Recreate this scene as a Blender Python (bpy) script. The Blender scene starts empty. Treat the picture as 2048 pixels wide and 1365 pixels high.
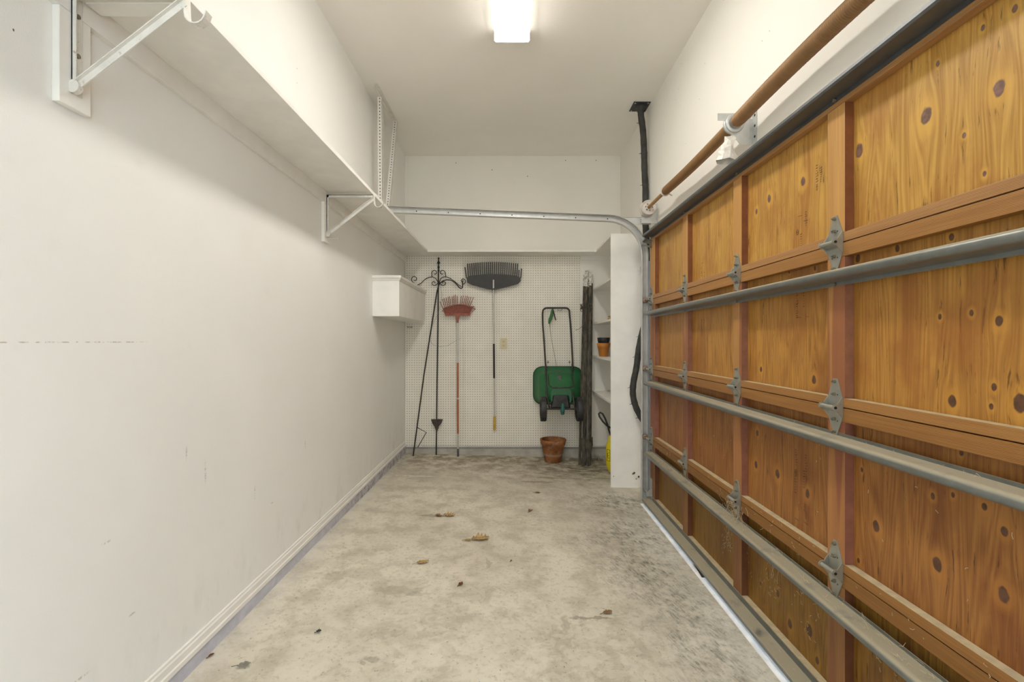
import bpy, math, random
from mathutils import Vector, Matrix
random.seed(7)
PI = math.pi
sc = bpy.context.scene
C = sc.collection

# ------------------------------------------------------------------ camera, world, light, exposure
F = 939.0                      # focal length in pixels of the 2048 wide frame
CZ = 1.178                     # eye height
cam_d = bpy.data.cameras.new('camera'); cam = bpy.data.objects.new('camera', cam_d); C.objects.link(cam)
cam.location = (0, 0, CZ); cam.rotation_euler = (PI / 2, 0, 0)
cam_d.sensor_width = 36; cam_d.lens = F / 2048 * 36; cam_d.clip_start = 0.02
sc.camera = cam
SKY = 10.0
w = bpy.data.worlds.new('world'); sc.world = w; w.use_nodes = True
w.node_tree.nodes['Background'].inputs[0].default_value = (0.68, 0.84, 1.0, 1)
w.node_tree.nodes['Background'].inputs[1].default_value = SKY
LAMP = 29.5
FILL_LAMP = 34.0  # added fill lamp, unseen behind the camera
LAMP_COL = (1.0, .95, .865, 1)
FILL_COL = (1.0, .985, .98, 1)
vs = sc.view_settings
vs.view_transform = 'Standard'; vs.look = 'None'; vs.gamma = 1; vs.use_curve_mapping = False
vs.exposure = 0.08
sc.cycles.max_bounces = 10; sc.cycles.diffuse_bounces = 7
sc.cycles.sample_clamp_indirect = 8

# portal for daylight through an unseen side doorway, added behind the camera
REAR = -2.9
pl = bpy.data.lights.new('added_doorway_portal', 'AREA'); pl.shape = 'RECTANGLE'; pl.size = 1.5; pl.size_y = 2.3
pl.cycles.is_portal = True
po = bpy.data.objects.new('added_doorway_portal', pl); C.objects.link(po)
po.location = (1.31, -2.1, 1.10); po.rotation_euler = (PI / 2, 0, PI / 2)

# ------------------------------------------------------------------ measuring helpers (photo frame -> metres)
def W(px, py, Y):
    return Vector(((px - 1024) * Y / F, Y, CZ - (py - 682.5) * Y / F))
def OX(px, py, X):
    Y = F * X / (px - 1024)
    return Vector((X, Y, CZ - (py - 682.5) * Y / F))

# ------------------------------------------------------------------ object helpers
WL = {}
class MB:
    def __init__(s): s.v = []; s.f = []; s.m = []; s.sm = []; s.cur = 0; s.smooth = False
    def add(s, vs_, fs_, smooth=None):
        o = len(s.v); s.v += [Vector(a) for a in vs_]
        for f in fs_:
            s.f.append([o + i for i in f]); s.m.append(s.cur); s.sm.append(s.smooth if smooth is None else smooth)
        return s
    def box(s, a, b):
        x0, y0, z0 = (min(a[i], b[i]) for i in range(3)); x1, y1, z1 = (max(a[i], b[i]) for i in range(3))
        return s.add([(x0,y0,z0),(x1,y0,z0),(x1,y1,z0),(x0,y1,z0),(x0,y0,z1),(x1,y0,z1),(x1,y1,z1),(x0,y1,z1)],
                     [(0,3,2,1),(4,5,6,7),(0,1,5,4),(1,2,6,5),(2,3,7,6),(3,0,4,7)], False)
    def beam(s, p, q, wd, h, up=(0, 0, 1)):
        """box bar from p to q, wd across, h along up"""
        p = Vector(p); q = Vector(q); d = (q - p).normalized(); u = Vector(up)
        r = d.cross(u).normalized(); u = r.cross(d).normalized()
        vs_ = []
        for c in (p, q):
            for a, b in ((-1,-1),(1,-1),(1,1),(-1,1)):
                vs_.append(c + r * a * wd / 2 + u * b * h / 2)
        return s.add(vs_, [(0,1,2,3)[::-1],(4,5,6,7),(0,1,5,4),(1,2,6,5),(2,3,7,6),(3,0,4,7)], False)
    def prism(s, pts, vec):
        """polygon pts extruded by vec"""
        n = len(pts); pts = [Vector(p) for p in pts]; vec = Vector(vec)
        return s.add(pts + [p + vec for p in pts],
                     [tuple(range(n))[::-1], tuple(range(n, 2 * n))] + [(i, (i + 1) % n, n + (i + 1) % n, n + i) for i in range(n)], False)
    def tube(s, pts, r, n=10, caps=True, closed=False):
        pts = [Vector(p) for p in pts]; k = len(pts)
        rs = r if isinstance(r, (list, tuple)) else [r] * k
        vs_ = []; prev = None
        for i, p in enumerate(pts):
            if closed: t = pts[(i + 1) % k] - pts[i - 1]
            else: t = pts[min(i + 1, k - 1)] - pts[max(i - 1, 0)]
            t.normalize()
            if prev is None:
                a = Vector((0, 0, 1)) if abs(t.z) < .9 else Vector((1, 0, 0))
                u = t.cross(a).normalized()
            else:
                u = prev - t * prev.dot(t)
                u = u.normalized() if u.length > 1e-6 else t.orthogonal().normalized()
            prev = u; v = t.cross(u)
            for j in range(n):
                a = 2 * PI * j / n
                vs_.append(p + (u * math.cos(a) + v * math.sin(a)) * rs[i])
        fs_ = []
        for i in range(k if closed else k - 1):
            i2 = (i + 1) % k
            for j in range(n):
                fs_.append((i*n+j, i*n+(j+1)%n, i2*n+(j+1)%n, i2*n+j))
        s.add(vs_, fs_, True)
        if caps and not closed:
            s.add(vs_[:n], [tuple(range(n))[::-1]], False); s.add(vs_[-n:], [tuple(range(n))], False)
        return s
    def cyl(s, p, q, r, n=16): return s.tube([p, q], r, n)
    def lathe(s, c, prof, n=32, axis='z'):
        """prof: (radius, height) pairs round an axis through c"""
        c = Vector(c); vs_ = []
        for r, h in prof:
            for j in range(n):
                a = 2 * PI * j / n; x, y = r * math.cos(a), r * math.sin(a)
                vs_.append(c + (Vector((x, y, h)) if axis == 'z' else Vector((h, x, y)) if axis == 'x' else Vector((x, h, y))))
        fs_ = [(i*n+j, i*n+(j+1)%n, (i+1)*n+(j+1)%n, (i+1)*n+j) for i in range(len(prof)-1) for j in range(n)]
        return s.add(vs_, fs_, True)
    def sheet(s, prof, vec):
        """open profile (list of 3d points) swept by vec, to be solidified"""
        n = len(prof); prof = [Vector(p) for p in prof]; vec = Vector(vec)
        return s.add(prof + [p + vec for p in prof], [(i, i+1, n+i+1, n+i) for i in range(n-1)], False)
    def build(s, name, mats, parent=None, solid=0, bevel=0, subsurf=0, sharp=True):
        if not isinstance(mats, (list, tuple)): mats = [mats]
        xs = [v.x for v in s.v]; ys = [v.y for v in s.v]; zs = [v.z for v in s.v]
        o_ = Vector(((min(xs)+max(xs))/2, (min(ys)+max(ys))/2, min(zs)))
        me = bpy.data.meshes.new(name)
        me.from_pydata([tuple(v - o_) for v in s.v], [], s.f)
        for m in mats: me.materials.append(m)
        for p, mi, sm in zip(me.polygons, s.m, s.sm): p.material_index = mi; p.use_smooth = sm
        me.update()
        o = bpy.data.objects.new(name, me); C.objects.link(o)
        WL[o.name] = o_
        if parent:
            o.parent = parent; o.location = o_ - WL[parent.name]
        else: o.location = o_
        if solid:
            md = o.modifiers.new('solid', 'SOLIDIFY'); md.thickness = solid; md.offset = 0
        if bevel:
            md = o.modifiers.new('bevel', 'BEVEL'); md.width = bevel; md.segments = 2; md.limit_method = 'ANGLE'; md.angle_limit = .6
        if subsurf:
            md = o.modifiers.new('sub', 'SUBSURF'); md.levels = subsurf; md.render_levels = subsurf
        return o
def tag(o, label, cat, group=None, kind=None):
    o['label'] = label; o['category'] = cat
    if group: o['group'] = group
    if kind: o['kind'] = kind
    return o
def thing(name, label, cat, loc, group=None):
    o = bpy.data.objects.new(name, None); o.empty_display_size = .05; C.objects.link(o); o.location = loc
    WL[o.name] = Vector(loc)
    return tag(o, label, cat, group)
def struct(o):
    o['kind'] = 'structure'; return o

# ------------------------------------------------------------------ materials
class NT:
    def __init__(s, name, rough=.6, metal=0.0, spec=.5):
        s.mat = bpy.data.materials.new(name); s.mat.use_nodes = True
        s.t = s.mat.node_tree; s.b = s.t.nodes['Principled BSDF']
        s.b.inputs['Roughness'].default_value = rough; s.b.inputs['Metallic'].default_value = metal
        s.b.inputs['Specular IOR Level'].default_value = spec
    def _in(s, sock, v):
        if v is None: return
        if isinstance(v, bpy.types.NodeSocket): s.t.links.new(v, sock)
        else:
            if isinstance(v, (list, tuple)) and len(v) == 3 and sock.type == 'RGBA': v = (*v, 1)
            sock.default_value = v
    def math(s, op, a, b=None, c=None, clamp=False):
        n = s.t.nodes.new('ShaderNodeMath'); n.operation = op; n.use_clamp = clamp
        for i, v in enumerate((a, b, c)): s._in(n.inputs[i], v)
        return n.outputs[0]
    def pos(s):
        g = s.t.nodes.new('ShaderNodeNewGeometry'); return g.outputs['Position']
    def normal(s):
        g = s.t.nodes.new('ShaderNodeNewGeometry'); return g.outputs['Normal']
    def obj(s):
        g = s.t.nodes.new('ShaderNodeTexCoord'); return g.outputs['Object']
    def sep(s, v):
        n = s.t.nodes.new('ShaderNodeSeparateXYZ'); s._in(n.inputs[0], v); return n.outputs
    def comb(s, x, y, z):
        n = s.t.nodes.new('ShaderNodeCombineXYZ')
        for i, v in enumerate((x, y, z)): s._in(n.inputs[i], v)
        return n.outputs[0]
    def scale(s, v, sc_):
        n = s.t.nodes.new('ShaderNodeVectorMath'); n.operation = 'MULTIPLY'; s._in(n.inputs[0], v); s._in(n.inputs[1], sc_); return n.outputs[0]
    def noise(s, v, scale, detail=4, rough=.55, dist=0):
        n = s.t.nodes.new('ShaderNodeTexNoise'); s._in(n.inputs['Vector'], v)
        n.inputs['Scale'].default_value = scale; n.inputs['Detail'].default_value = detail
        n.inputs['Roughness'].default_value = rough; n.inputs['Distortion'].default_value = dist
        return n.outputs[0]
    def vor(s, v, scale):
        n = s.t.nodes.new('ShaderNodeTexVoronoi'); s._in(n.inputs['Vector'], v); n.inputs['Scale'].default_value = scale
        return n.outputs[0]
    def rng(s, v, a, b, c=0.0, d=1.0, smooth=True):
        n = s.t.nodes.new('ShaderNodeMapRange'); n.interpolation_type = 'SMOOTHSTEP' if smooth else 'LINEAR'
        for i, x in enumerate((v, a, b, c, d)): s._in(n.inputs[i], x)
        return n.outputs[0]
    def mix(s, fac, a, b, blend='MIX'):
        n = s.t.nodes.new('ShaderNodeMix'); n.data_type = 'RGBA'; n.blend_type = blend
        s._in(n.inputs[0], fac); s._in(n.inputs[6], a); s._in(n.inputs[7], b); return n.outputs[2]
    def ramp(s, v, st):
        n = s.t.nodes.new('ShaderNodeValToRGB'); s._in(n.inputs[0], v); e = n.color_ramp.elements
        while len(e) < len(st): e.new(0.5)
        for i, (p, c) in enumerate(st): e[i].position = p; e[i].color = (*c, 1)
        return n.outputs[0]
    def bump(s, h, strength=.3, dist=.002):
        n = s.t.nodes.new('ShaderNodeBump'); n.inputs['Strength'].default_value = strength; n.inputs['Distance'].default_value = dist
        s._in(n.inputs['Height'], h); s.t.links.new(n.outputs[0], s.b.inputs['Normal'])
    def col(s, v): s._in(s.b.inputs['Base Color'], v)
    def rough(s, v): s._in(s.b.inputs['Roughness'], v)
    def blob(s, a, b, ca, cb, ra, rb, soft=.5):
        """soft ellipse mask round (ca,cb) in the two coordinates a,b"""
        da = s.math('DIVIDE', s.math('SUBTRACT', a, ca), ra); db = s.math('DIVIDE', s.math('SUBTRACT', b, cb), rb)
        d = s.math('SQRT', s.math('ADD', s.math('MULTIPLY', da, da), s.math('MULTIPLY', db, db)))
        return s.rng(d, 1 + soft, 1 - soft)

def simple(name, c, rough=.6, metal=0.0, var=.12, vscale=30, bump=0, bscale=200, spec=.5):
    m = NT(name, rough, metal, spec); p = m.obj()
    n = m.noise(p, vscale, 3)
    m.col(m.mix(m.rng(n, .3, .7), [x * (1 - var) for x in c], [min(1, x * (1 + var)) for x in c]))
    if bump: m.bump(m.noise(p, bscale, 3), bump, .001)
    return m.mat

def paint(name, c, bump=.25, bscale=260, marks=None, dots=(), ax=(1, 2)):
    """flat wall paint with roller texture, faint grime and small nail holes"""
    m = NT(name, .62, 0, .3); p = m.pos(); xyz = m.sep(p)
    big = m.noise(p, 1.3, 4); fine = m.noise(p, 9, 5)
    base = m.mix(m.rng(big, .35, .7), [x * .96 for x in c], c)
    base = m.mix(m.math('MULTIPLY', m.rng(fine, .62, .8), .25), base, [x * .86 for x in c])
    for (a, b, r) in dots:
        base = m.mix(m.blob(xyz[ax[0]], xyz[ax[1]], a, b, r, r * 1.5, .3), base, (.13, .11, .09))
    if marks: base = marks(m, p, xyz, base)
    m.col(base)
    m.bump(m.noise(p, bscale, 2, .5), bump, .0015)
    return m.mat

def left_marks(m, p, xyz, base):
    y, z = xyz[1], xyz[2]
    # drywall joint: thin broken brown line
    ln = m.blob(z, 0.0, 1.175, 0, .0016, 1, .5)
    ln = m.math('MULTIPLY', ln, m.rng(y, 1.46, 1.38))
    ln = m.math('MULTIPLY', ln, m.rng(m.noise(p, 60, 3), .45, .58))
    base = m.mix(m.math('MULTIPLY', ln, .55), base, (.35, .24, .15))
    for cy, cz, ry, rz in ((1.72, .70, .004, .035), (2.05, .52, .003, .03), (1.39, .37, .012, .003), (1.62, .79, .003, .02),
                           (2.55, .62, .004, .02), (1.22, .30, .022, .003), (2.2, .42, .01, .002), (1.3, .62, .012, .003)):
        s_ = m.math('MULTIPLY', m.blob(y, z, cy, cz, ry, rz, .8), m.rng(m.noise(p, 140, 2), .45, .55))
        base = m.mix(m.math('MULTIPLY', s_, .55), base, (.30, .29, .27))
    # grime just above the baseboard
    g = m.math('MULTIPLY', m.rng(z, .45, .12), m.rng(m.noise(m.scale(p, (1, 7, 3)), 2.2, 5), .5, .72))
    return m.mix(m.math('MULTIPLY', g, .18), base, (.42, .40, .37))

def dotp(lst, X, r=.003):
    return [(OX(px, py, X).y, OX(px, py, X).z, r) for px, py in lst]
WALL = (.87, .848, .79)
XL, XR, YB, ZC = -1.123, 1.139, 4.93, 3.123
M_left = paint('left wall paint', (.875, .868, .84), marks=left_marks, dots=dotp([(27, 60), (594, 137), (594, 166)], XL, .002))
M_back = paint('back wall paint', WALL, dots=[(W(x, y, YB).x, W(x, y, YB).z, .004) for x, y in ((912, 326), (984, 340), (1055, 353), (1131, 321), (1192, 321))], ax=(0, 2))
M_right = paint('right wall paint', WALL, dots=dotp([(1447, 0), (1539, 62), (1524, 82), (1364, 128), (1410, 127), (1357, 178), (1351, 199), (1399, 198), (1372, 287), (1328, 266), (1311, 275), (1664, 185)], XR, .002))
M_ceil = paint('ceiling paint', (.88, .85, .80), bump=.5, bscale=150)
M_trim = simple('white trim paint', (.85, .83, .79), .45, var=.03, vscale=8)
M_shelf = simple('white painted shelf board', (.85, .83, .79), .5, var=.04, vscale=6)
M_mud = simple('dried mud', (.16, .12, .075), .9)
M_panel = simple('white melamine side panel', (.87, .855, .82), .45, var=.04, vscale=5)

def mk_floor():
    m = NT('worn garage concrete', .8, 0, .3); p = m.pos(); x, y, z = m.sep(p)
    n1 = m.noise(p, 1.1, 6, .6); n2 = m.noise(p, 6, 6, .62); n3 = m.noise(p, 45, 5, .65)
    c = m.mix(m.rng(n1, .3, .7), (.60, .552, .45), (.75, .70, .595))
    c = m.mix(m.math('MULTIPLY', m.rng(n2, .42, .66), .50), c, (.37, .33, .25))
    c = m.mix(m.math('MULTIPLY', m.rng(n2, .36, .22), .45), c, (.74, .70, .62))
    c = m.mix(m.math('MULTIPLY', m.rng(n3, .50, .64), .30), c, (.30, .27, .21))
    # mottled pale bloom in the foreground
    v = m.rng(m.noise(p, 16, 3, .5, 1.2), .50, .56)
    f = m.math('MULTIPLY', m.blob(x, y, .12, 1.9, .75, .42, .6), v)
    c = m.mix(m.math('MULTIPLY', f, .35), c, (.76, .725, .63))
    # brown dirt gathered towards the back wall and posts
    d = m.math('MULTIPLY', m.rng(y, 3.7, 4.9), m.rng(m.noise(p, 9, 6, .72), .38, .62))
    c = m.mix(m.math('MULTIPLY', d, .85), c, (.235, .19, .115))
    d2 = m.math('MULTIPLY', m.blob(x, y, .62, 4.5, .45, .38, .7), m.rng(m.noise(m.scale(p, (1, 3, 1)), 9, 6, .7), .42, .62))
    c = m.mix(m.math('MULTIPLY', d2, .85), c, (.14, .11, .065))
    # dark greasy scuffs beside the garage door (streaky)
    st = m.noise(m.comb(m.math('MULTIPLY', m.math('ADD', x, m.math('MULTIPLY', y, .35)), 75), m.math('MULTIPLY', m.math('SUBTRACT', y, x), 13), 0), 1, 6, .75)
    st = m.rng(st, .36, .68); fine = m.rng(m.noise(p, 14, 5, .7), .35, .65)
    for bx, by, rx, ry, k in ((.80, 3.62, .34, .22, 1.2), (.80, 3.05, .26, .26, .85), (.66, 2.55, .20, .30, .75), (.80, 2.1, .16, .5, .7), (.42, 2.9, .12, .12, .35), (.72, 1.75, .10, .2, .4)):
        k_ = m.math('MULTIPLY', m.math('MULTIPLY', m.blob(x, y, bx, by, rx, ry, .8), st), fine)
        c = m.mix(m.math('MULTIPLY', k_, min(1, k * 1.15)), c, (.06, .065, .05))
    # damp brown patches
    for px, py, rx, ry, k in ((668, 1168, .045, .05, .35), (725, 1160, .10, .06, .22), (790, 1190, .12, .035, .28), (833, 1195, .04, .022, .3),
                              (860, 1037, .085, .022, .5), (742, 1330, .035, .02, .45), (1183, 1228, .09, .012, .6), (1130, 1240, .02, .05, .35),
                              (975, 1128, .018, .06, .35), (1075, 960, .14, .03, .55), (1105, 952, .2, .02, .5)):
        Yp = 1.20 * F / (py - 682.5); Xp_ = (px - 1024) * Yp / F
        wob = m.math('MULTIPLY', m.math('SUBTRACT', m.noise(p, 22, 3), .5), .09)
        k_ = m.blob(m.math('ADD', x, wob), m.math('ADD', y, wob), Xp_, Yp, rx, ry, .25)
        c = m.mix(m.math('MULTIPLY', k_, k), c, (.22, .18, .125))
    # pale scrape marks back left
    for px, py, rx, ry in ((845, 955, .22, .02), (850, 985, .12, .05), (815, 955, .12, .015)):
        Yp = 1.19 * F / (py - 682.5); Xp_ = (px - 1024) * Yp / F
        k_ = m.math('MULTIPLY', m.blob(x, y, Xp_, Yp, rx, ry, .6), m.rng(m.noise(p, 25, 4), .42, .6))
        c = m.mix(m.math('MULTIPLY', k_, .6), c, (.80, .76, .66))
    # specks of grit, hairline cracks
    g = m.rng(m.noise(p, 90, 2, .5), .70, .74)
    c = m.mix(m.math('MULTIPLY', g, .6), c, (.12, .10, .07))
    # damp light rim along left curb
    k_ = m.math('MULTIPLY', m.rng(x, -.98, -1.10), m.rng(n3, .4, .6))
    c = m.mix(m.math('MULTIPLY', k_, .4), c, (.78, .76, .72))
    m.col(c)
    m.bump(m.math('ADD', m.math('MULTIPLY', n3, .5), n2), .35, .004)
    m.rough(m.rng(n2, .3, .7, .62, .9))
    return m.mat
M_floor = mk_floor()
def mk_curb():
    m = NT('grey concrete curb', .85, 0, .2); p = m.pos(); x, y, z = m.sep(p)
    n = m.noise(p, 9, 6, .65)
    c = m.mix(m.rng(n, .3, .7), (.40, .38, .34), (.54, .52, .47))
    c = m.mix(m.math('MULTIPLY', m.rng(m.noise(m.scale(p, (1, 1, 4)), 14, 5, .7), .5, .7), .5), c, (.27, .25, .21))
    c = m.mix(m.math('MULTIPLY', m.rng(z, .038, .050), .55), c, (.16, .15, .15))  # dark top band: shade under the pegboard put into the colour
    m.col(c); m.bump(n, .4, .004); return m.mat
M_curb = mk_curb()
def mk_curb_left():
    m = NT('bluish painted curb', .7, 0, .3); p = m.pos(); n = m.noise(p, 12, 6, .65)
    far = m.rng(m.sep(p)[1], 2.6, 3.6)
    c = m.mix(m.rng(n, .3, .7), (.50, .50, .56), (.62, .62, .69))
    c = m.mix(m.math('MULTIPLY', m.rng(m.noise(p, 18, 5, .7), .45, .62), far), c, (.33, .31, .30))
    m.col(c); m.bump(n, .3, .003); return m.mat
M_curbL = mk_curb_left()

def mk_peg():
    m = NT('white pegboard', .55, 0, .3); p = m.pos(); x, y, z = m.sep(p)
    q = .0254
    fx = m.math('SUBTRACT', m.math('FRACT', m.math('DIVIDE', m.math('ADD', x, 1.1115 + q * 20), q)), .5)
    fz = m.math('SUBTRACT', m.math('FRACT', m.math('DIVIDE', m.math('ADD', z, -.0735 + q * 20), q)), .5)
    d = m.math('SQRT', m.math('ADD', m.math('MULTIPLY', fx, fx), m.math('MULTIPLY', fz, fz)))
    h = m.rng(d, .16, .11)
    n = m.noise(p, 5, 5)
    c = m.mix(m.rng(n, .35, .7), (.82, .785, .70), (.87, .835, .755))
    m.col(m.mix(h, c, (.10, .08, .055)))
    m.bump(m.math('SUBTRACT', 1, h), .5, .003)
    return m.mat
M_peg = mk_peg()

XF, XP = 1.065, 1.094     # face of stiles and rails, face of the plywood
KN = [(1853,231,20),(1998,177,20),(1719,301,16),(1606,363,12),(1966,56,6),(2030,17,9),(1875.5,127.6,4),(1928,271,4),(1969,348,5),(1538.6,397.7,10),(1513,424,7),
      (1903,474,9),(1794.6,497,8),(1629.8,537,6),(1578.5,543.6,5),(1716,517,10),(1943,626,4),(1880,634,3),(1998,643,13),(1904.5,803,14),(2040,808,22),
      (1982.5,814,5),(1988,775,9),(1628,760,10),(1522,739,7),(1723.8,940.5,5),(1865.4,993,8),(1905.7,990.5,5),(1969,1013.7,10),(1922.8,906,4),(1512,929.5,9),
      (1555,949,11),(1615,988,11),(1514.6,866,7),(1752,1054,13),(2009,1063.7,12),(1875,1128.8,17),(2007,1190,18),(1717,1121.7,6),(1555.6,1188,8),(1580,1249,11),
      (1618.7,1261,14),(1634.5,1322,9),(1521,1168,5),(1660,1345,8)]
KNOTS = []
for px, py, r in KN:
    q = OX(px, py, XP); KNOTS.append((q.y, q.z, max(.006, r * q.y / F / 1.45)))
def ply(name, lo, hi, y0, y1, z0, z1, seed, knotc=(.13, .07, .05)):
    """rotary cut fir plywood, grain upright, with knots at given places"""
    m = NT(name, .42, 0, .35); p = m.pos(); x, y, z = m.sep(p)
    yy = m.math('ADD', y, m.math('MULTIPLY', m.math('SUBTRACT', m.noise(m.comb(seed, m.math('MULTIPLY', y, 3), m.math('MULTIPLY', z, 1.1)), 1, 3), .5), .05))
    ks = [k for k in KNOTS if y0 <= k[0] <= y1 and z0 <= k[1] <= z1]
    mask = None; halo = None
    for ky, kz, kr in ks:
        dy = m.math('SUBTRACT', y, ky); dz = m.math('DIVIDE', m.math('SUBTRACT', z, kz), 1.45)
        wob = m.math('MULTIPLY', m.math('SUBTRACT', m.noise(p, 40, 2), .5), kr * .7)
        d = m.math('ADD', m.math('SQRT', m.math('ADD', m.math('MULTIPLY', dy, dy), m.math('MULTIPLY', dz, dz))), wob)
        e = m.math('EXPONENT', m.math('MULTIPLY', m.math('DIVIDE', m.math('ADD', m.math('MULTIPLY', dy, dy), m.math('MULTIPLY', m.math('MULTIPLY', dz, dz), .35)), kr * kr * 5), -1))
        yy = m.math('SUBTRACT', yy, m.math('MULTIPLY', m.math('MULTIPLY', dy, e), .85))
        k = m.rng(d, kr * 1.0, kr * .72); h = m.rng(d, kr * 2.6, kr * 1.05)
        mask = k if mask is None else m.math('MAXIMUM', mask, k)
        halo = h if halo is None else m.math('MAXIMUM', halo, h)
    n1 = m.noise(m.comb(m.math('MULTIPLY', yy, 6.5), m.math('MULTIPLY', z, .40), seed), 1, 2, .5)
    ring = m.math('SINE', m.math('MULTIPLY', n1, 190))
    n2 = m.noise(m.comb(m.math('MULTIPLY', yy, 210), m.math('MULTIPLY', z, 3.5), seed), 1, 5, .7)
    n3 = m.noise(m.comb(m.math('MULTIPLY', yy, 26), m.math('MULTIPLY', z, 1.6), seed + 5), 1, 4, .6)
    f = m.math('ADD', m.math('MULTIPLY', ring, .085), m.math('ADD', m.math('MULTIPLY', n2, .75), m.math('MULTIPLY', n3, .40)))
    f = m.math('SUBTRACT', f, .05)
    c = m.mix(m.rng(f, .22, .82), lo, hi)
    # dark checks and mineral streaks
    ck = m.rng(m.noise(m.comb(m.math('MULTIPLY', yy, 90), m.math('MULTIPLY', z, 7), seed + 9), 1, 4, .65), .61, .68)
    c = m.mix(m.math('MULTIPLY', ck, .75), c, [x * .25 for x in lo])
    big = m.noise(m.comb(seed, m.math('MULTIPLY', y, 6), m.math('MULTIPLY', z, 3)), 1, 5, .6)
    c = m.mix(m.math('MULTIPLY', m.rng(big, .42, .66), .6), c, [lo[0] * .9, lo[1] * .70, lo[2] * .8])
    if mask:
        c = m.mix(m.math('MULTIPLY', halo, .45), c, [min(1, hi[0] * 1.15), hi[1] * 1.12, hi[2] * .9])
        kc = m.mix(m.rng(m.noise(p, 60, 3), .35, .65), knotc, [k_ * 1.8 for k_ in knotc])
        c = m.mix(m.math('MULTIPLY', mask, .95), c, kc)
    m.col(c); m.bump(m.math('ADD', n2, m.math('MULTIPLY', ring, .1)), .22, .0015)
    return m.mat
def board(name, lo, hi, axis, freq=180, pinky=0):
    """straight quarter-sawn board; axis = direction the grain runs"""
    m = NT(name, .45, 0, .35); p = m.pos(); x, y, z = m.sep(p)
    a = z if axis == 'y' else y; b = y if axis == 'y' else z
    bend = m.math('MULTIPLY', m.noise(m.comb(m.math('MULTIPLY', a, 8), m.math('MULTIPLY', b, .8), m.math('MULTIPLY', x, 10)), 1, 2), .016)
    u = m.math('ADD', m.math('ADD', a, bend), m.math('MULTIPLY', x, .8))
    ring = m.math('SINE', m.math('MULTIPLY', u, freq * 6.2))
    n2 = m.noise(m.comb(m.math('MULTIPLY', u, 230), m.math('MULTIPLY', b, 4), m.math('MULTIPLY', x, 30)), 1, 4, .6)
    n3 = m.noise(m.comb(m.math('MULTIPLY', u, 35), m.math('MULTIPLY', b, .8), 1), 1, 3, .6)
    f = m.math('ADD', m.math('MULTIPLY', ring, .18), m.math('ADD', m.math('MULTIPLY', n2, .6), m.math('MULTIPLY', n3, .45)))
    c = m.mix(m.rng(f, .25, .85), lo, hi)
    if pinky:
        k = m.rng(m.noise(m.comb(m.math('MULTIPLY', a, 12), m.math('MULTIPLY', b, .7), 3), 1, 1), .47, .52)
        c = m.mix(m.math('MULTIPLY', k, pinky), c, (lo[0] * .8, lo[1] * .62, lo[2] * .9))
    m.col(c); m.bump(ring, .12, .001); return m.mat

M_galv = None
def metal(name, c, rough=.45, metal_=.55, dust=0.0, rust=0.0, dustc=(.40, .35, .25)):
    m = NT(name, rough, metal_); p = m.pos()
    n = m.noise(p, 24, 5, .6); c_ = m.mix(m.rng(n, .3, .7), [x * .92 for x in c], [min(1, x * 1.06) for x in c])
    if rust: c_ = m.mix(m.math('MULTIPLY', m.rng(m.noise(p, 60, 5, .7), .58, .7), rust), c_, (.28, .12, .05))
    if dust:
        nz = m.sep(m.normal())[2]
        k = m.math('MULTIPLY', m.math('MULTIPLY', m.rng(nz, .25, .8), dust), m.rng(m.noise(p, 12, 4), .15, .45))
        c_ = m.mix(k, c_, dustc)
        m._in(m.b.inputs['Metallic'], m.math('MULTIPLY', m.math('SUBTRACT', 1, k), metal_))
        m.rough(m.rng(k, 0.0, 1.0, rough, .95))
    m.col(c_); return m.mat
M_strut = metal('grey galvanised strut', (.22, .235, .23), .33, .7, dust=.95)
M_strut_top = metal('strut steel with painted shade', (.13, .135, .14), .42, .6, dust=.3)  # darker copy of the strut steel: underside shade put into the colour
M_track = metal('galvanised track', (.55, .55, .54), .38, .55, rust=.08, dust=.4)
M_hinge = metal('zinc hinge plate', (.40, .40, .355), .38, .7, dust=.5, rust=.25)
M_zinc = metal('perforated zinc strap', (.60, .61, .60), .4, .5)
M_whitemetal = metal('white painted steel with rust chips', (.72, .70, .65), .5, 0.0, rust=.6)
M_spring = metal('rusty brown oiled spring steel', (.25, .135, .052), .5, .25, rust=.3)
M_shaft = metal('rusty brown shaft', (.36, .20, .07), .5, .25, rust=.4)
M_castw = metal('white oversprayed cast drum', (.62, .56, .52), .7, .1, rust=.5)
M_foam = simple('black foam pipe insulation', (.035, .035, .032), .7, var=.3, vscale=20)
M_blackmetal = simple('black painted steel', (.022, .020, .017), .5, var=.4, vscale=40)
M_blackplastic = simple('black plastic', (.03, .029, .03), .5, var=.2)
M_rakeblack = simple('charcoal rake plastic', (.035, .033, .032), .55, var=.2)
M_dark = simple('dark hole', (.01, .01, .01), .8)

# ------------------------------------------------------------------ the room
def fz(x, y):
    zl = .025 if y < 2.5 else .025 * (1 - min(1, (y - 2.5) / 2.4))
    zr = -.075 if y < 3.7 else -.075 + .017 * min(1, (y - 3.7) / 1.2)
    t = (x + 1.123) / (1.03 + 1.123)
    return zl + (zr - zl) * max(0, min(1.0, t))
b = MB(); nx, ny = 24, 60; xs = [-1.25 + i * 2.45 / nx for i in range(nx + 1)]; ys = [REAR - .4 + j * (5.1 - REAR + .4) / ny for j in range(ny + 1)]
b.add([(x, y, fz(x, y)) for y in ys for x in xs], [(j*(nx+1)+i, j*(nx+1)+i+1, (j+1)*(nx+1)+i+1, (j+1)*(nx+1)+i) for j in range(ny) for i in range(nx)], True)
struct(b.build('floor', M_floor))
b = MB(); b.box((1.2, REAR - 1, -.095), (5.0, 5.1, -.077)); struct(b.build('trim_9', simple('outdoor driveway concrete', (.55, .53, .48), .9)))
b = MB(); b.box((-1.3, REAR - .15, ZC), (1.35, 5.1, ZC + .12)); struct(b.build('ceiling', M_ceil))
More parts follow.
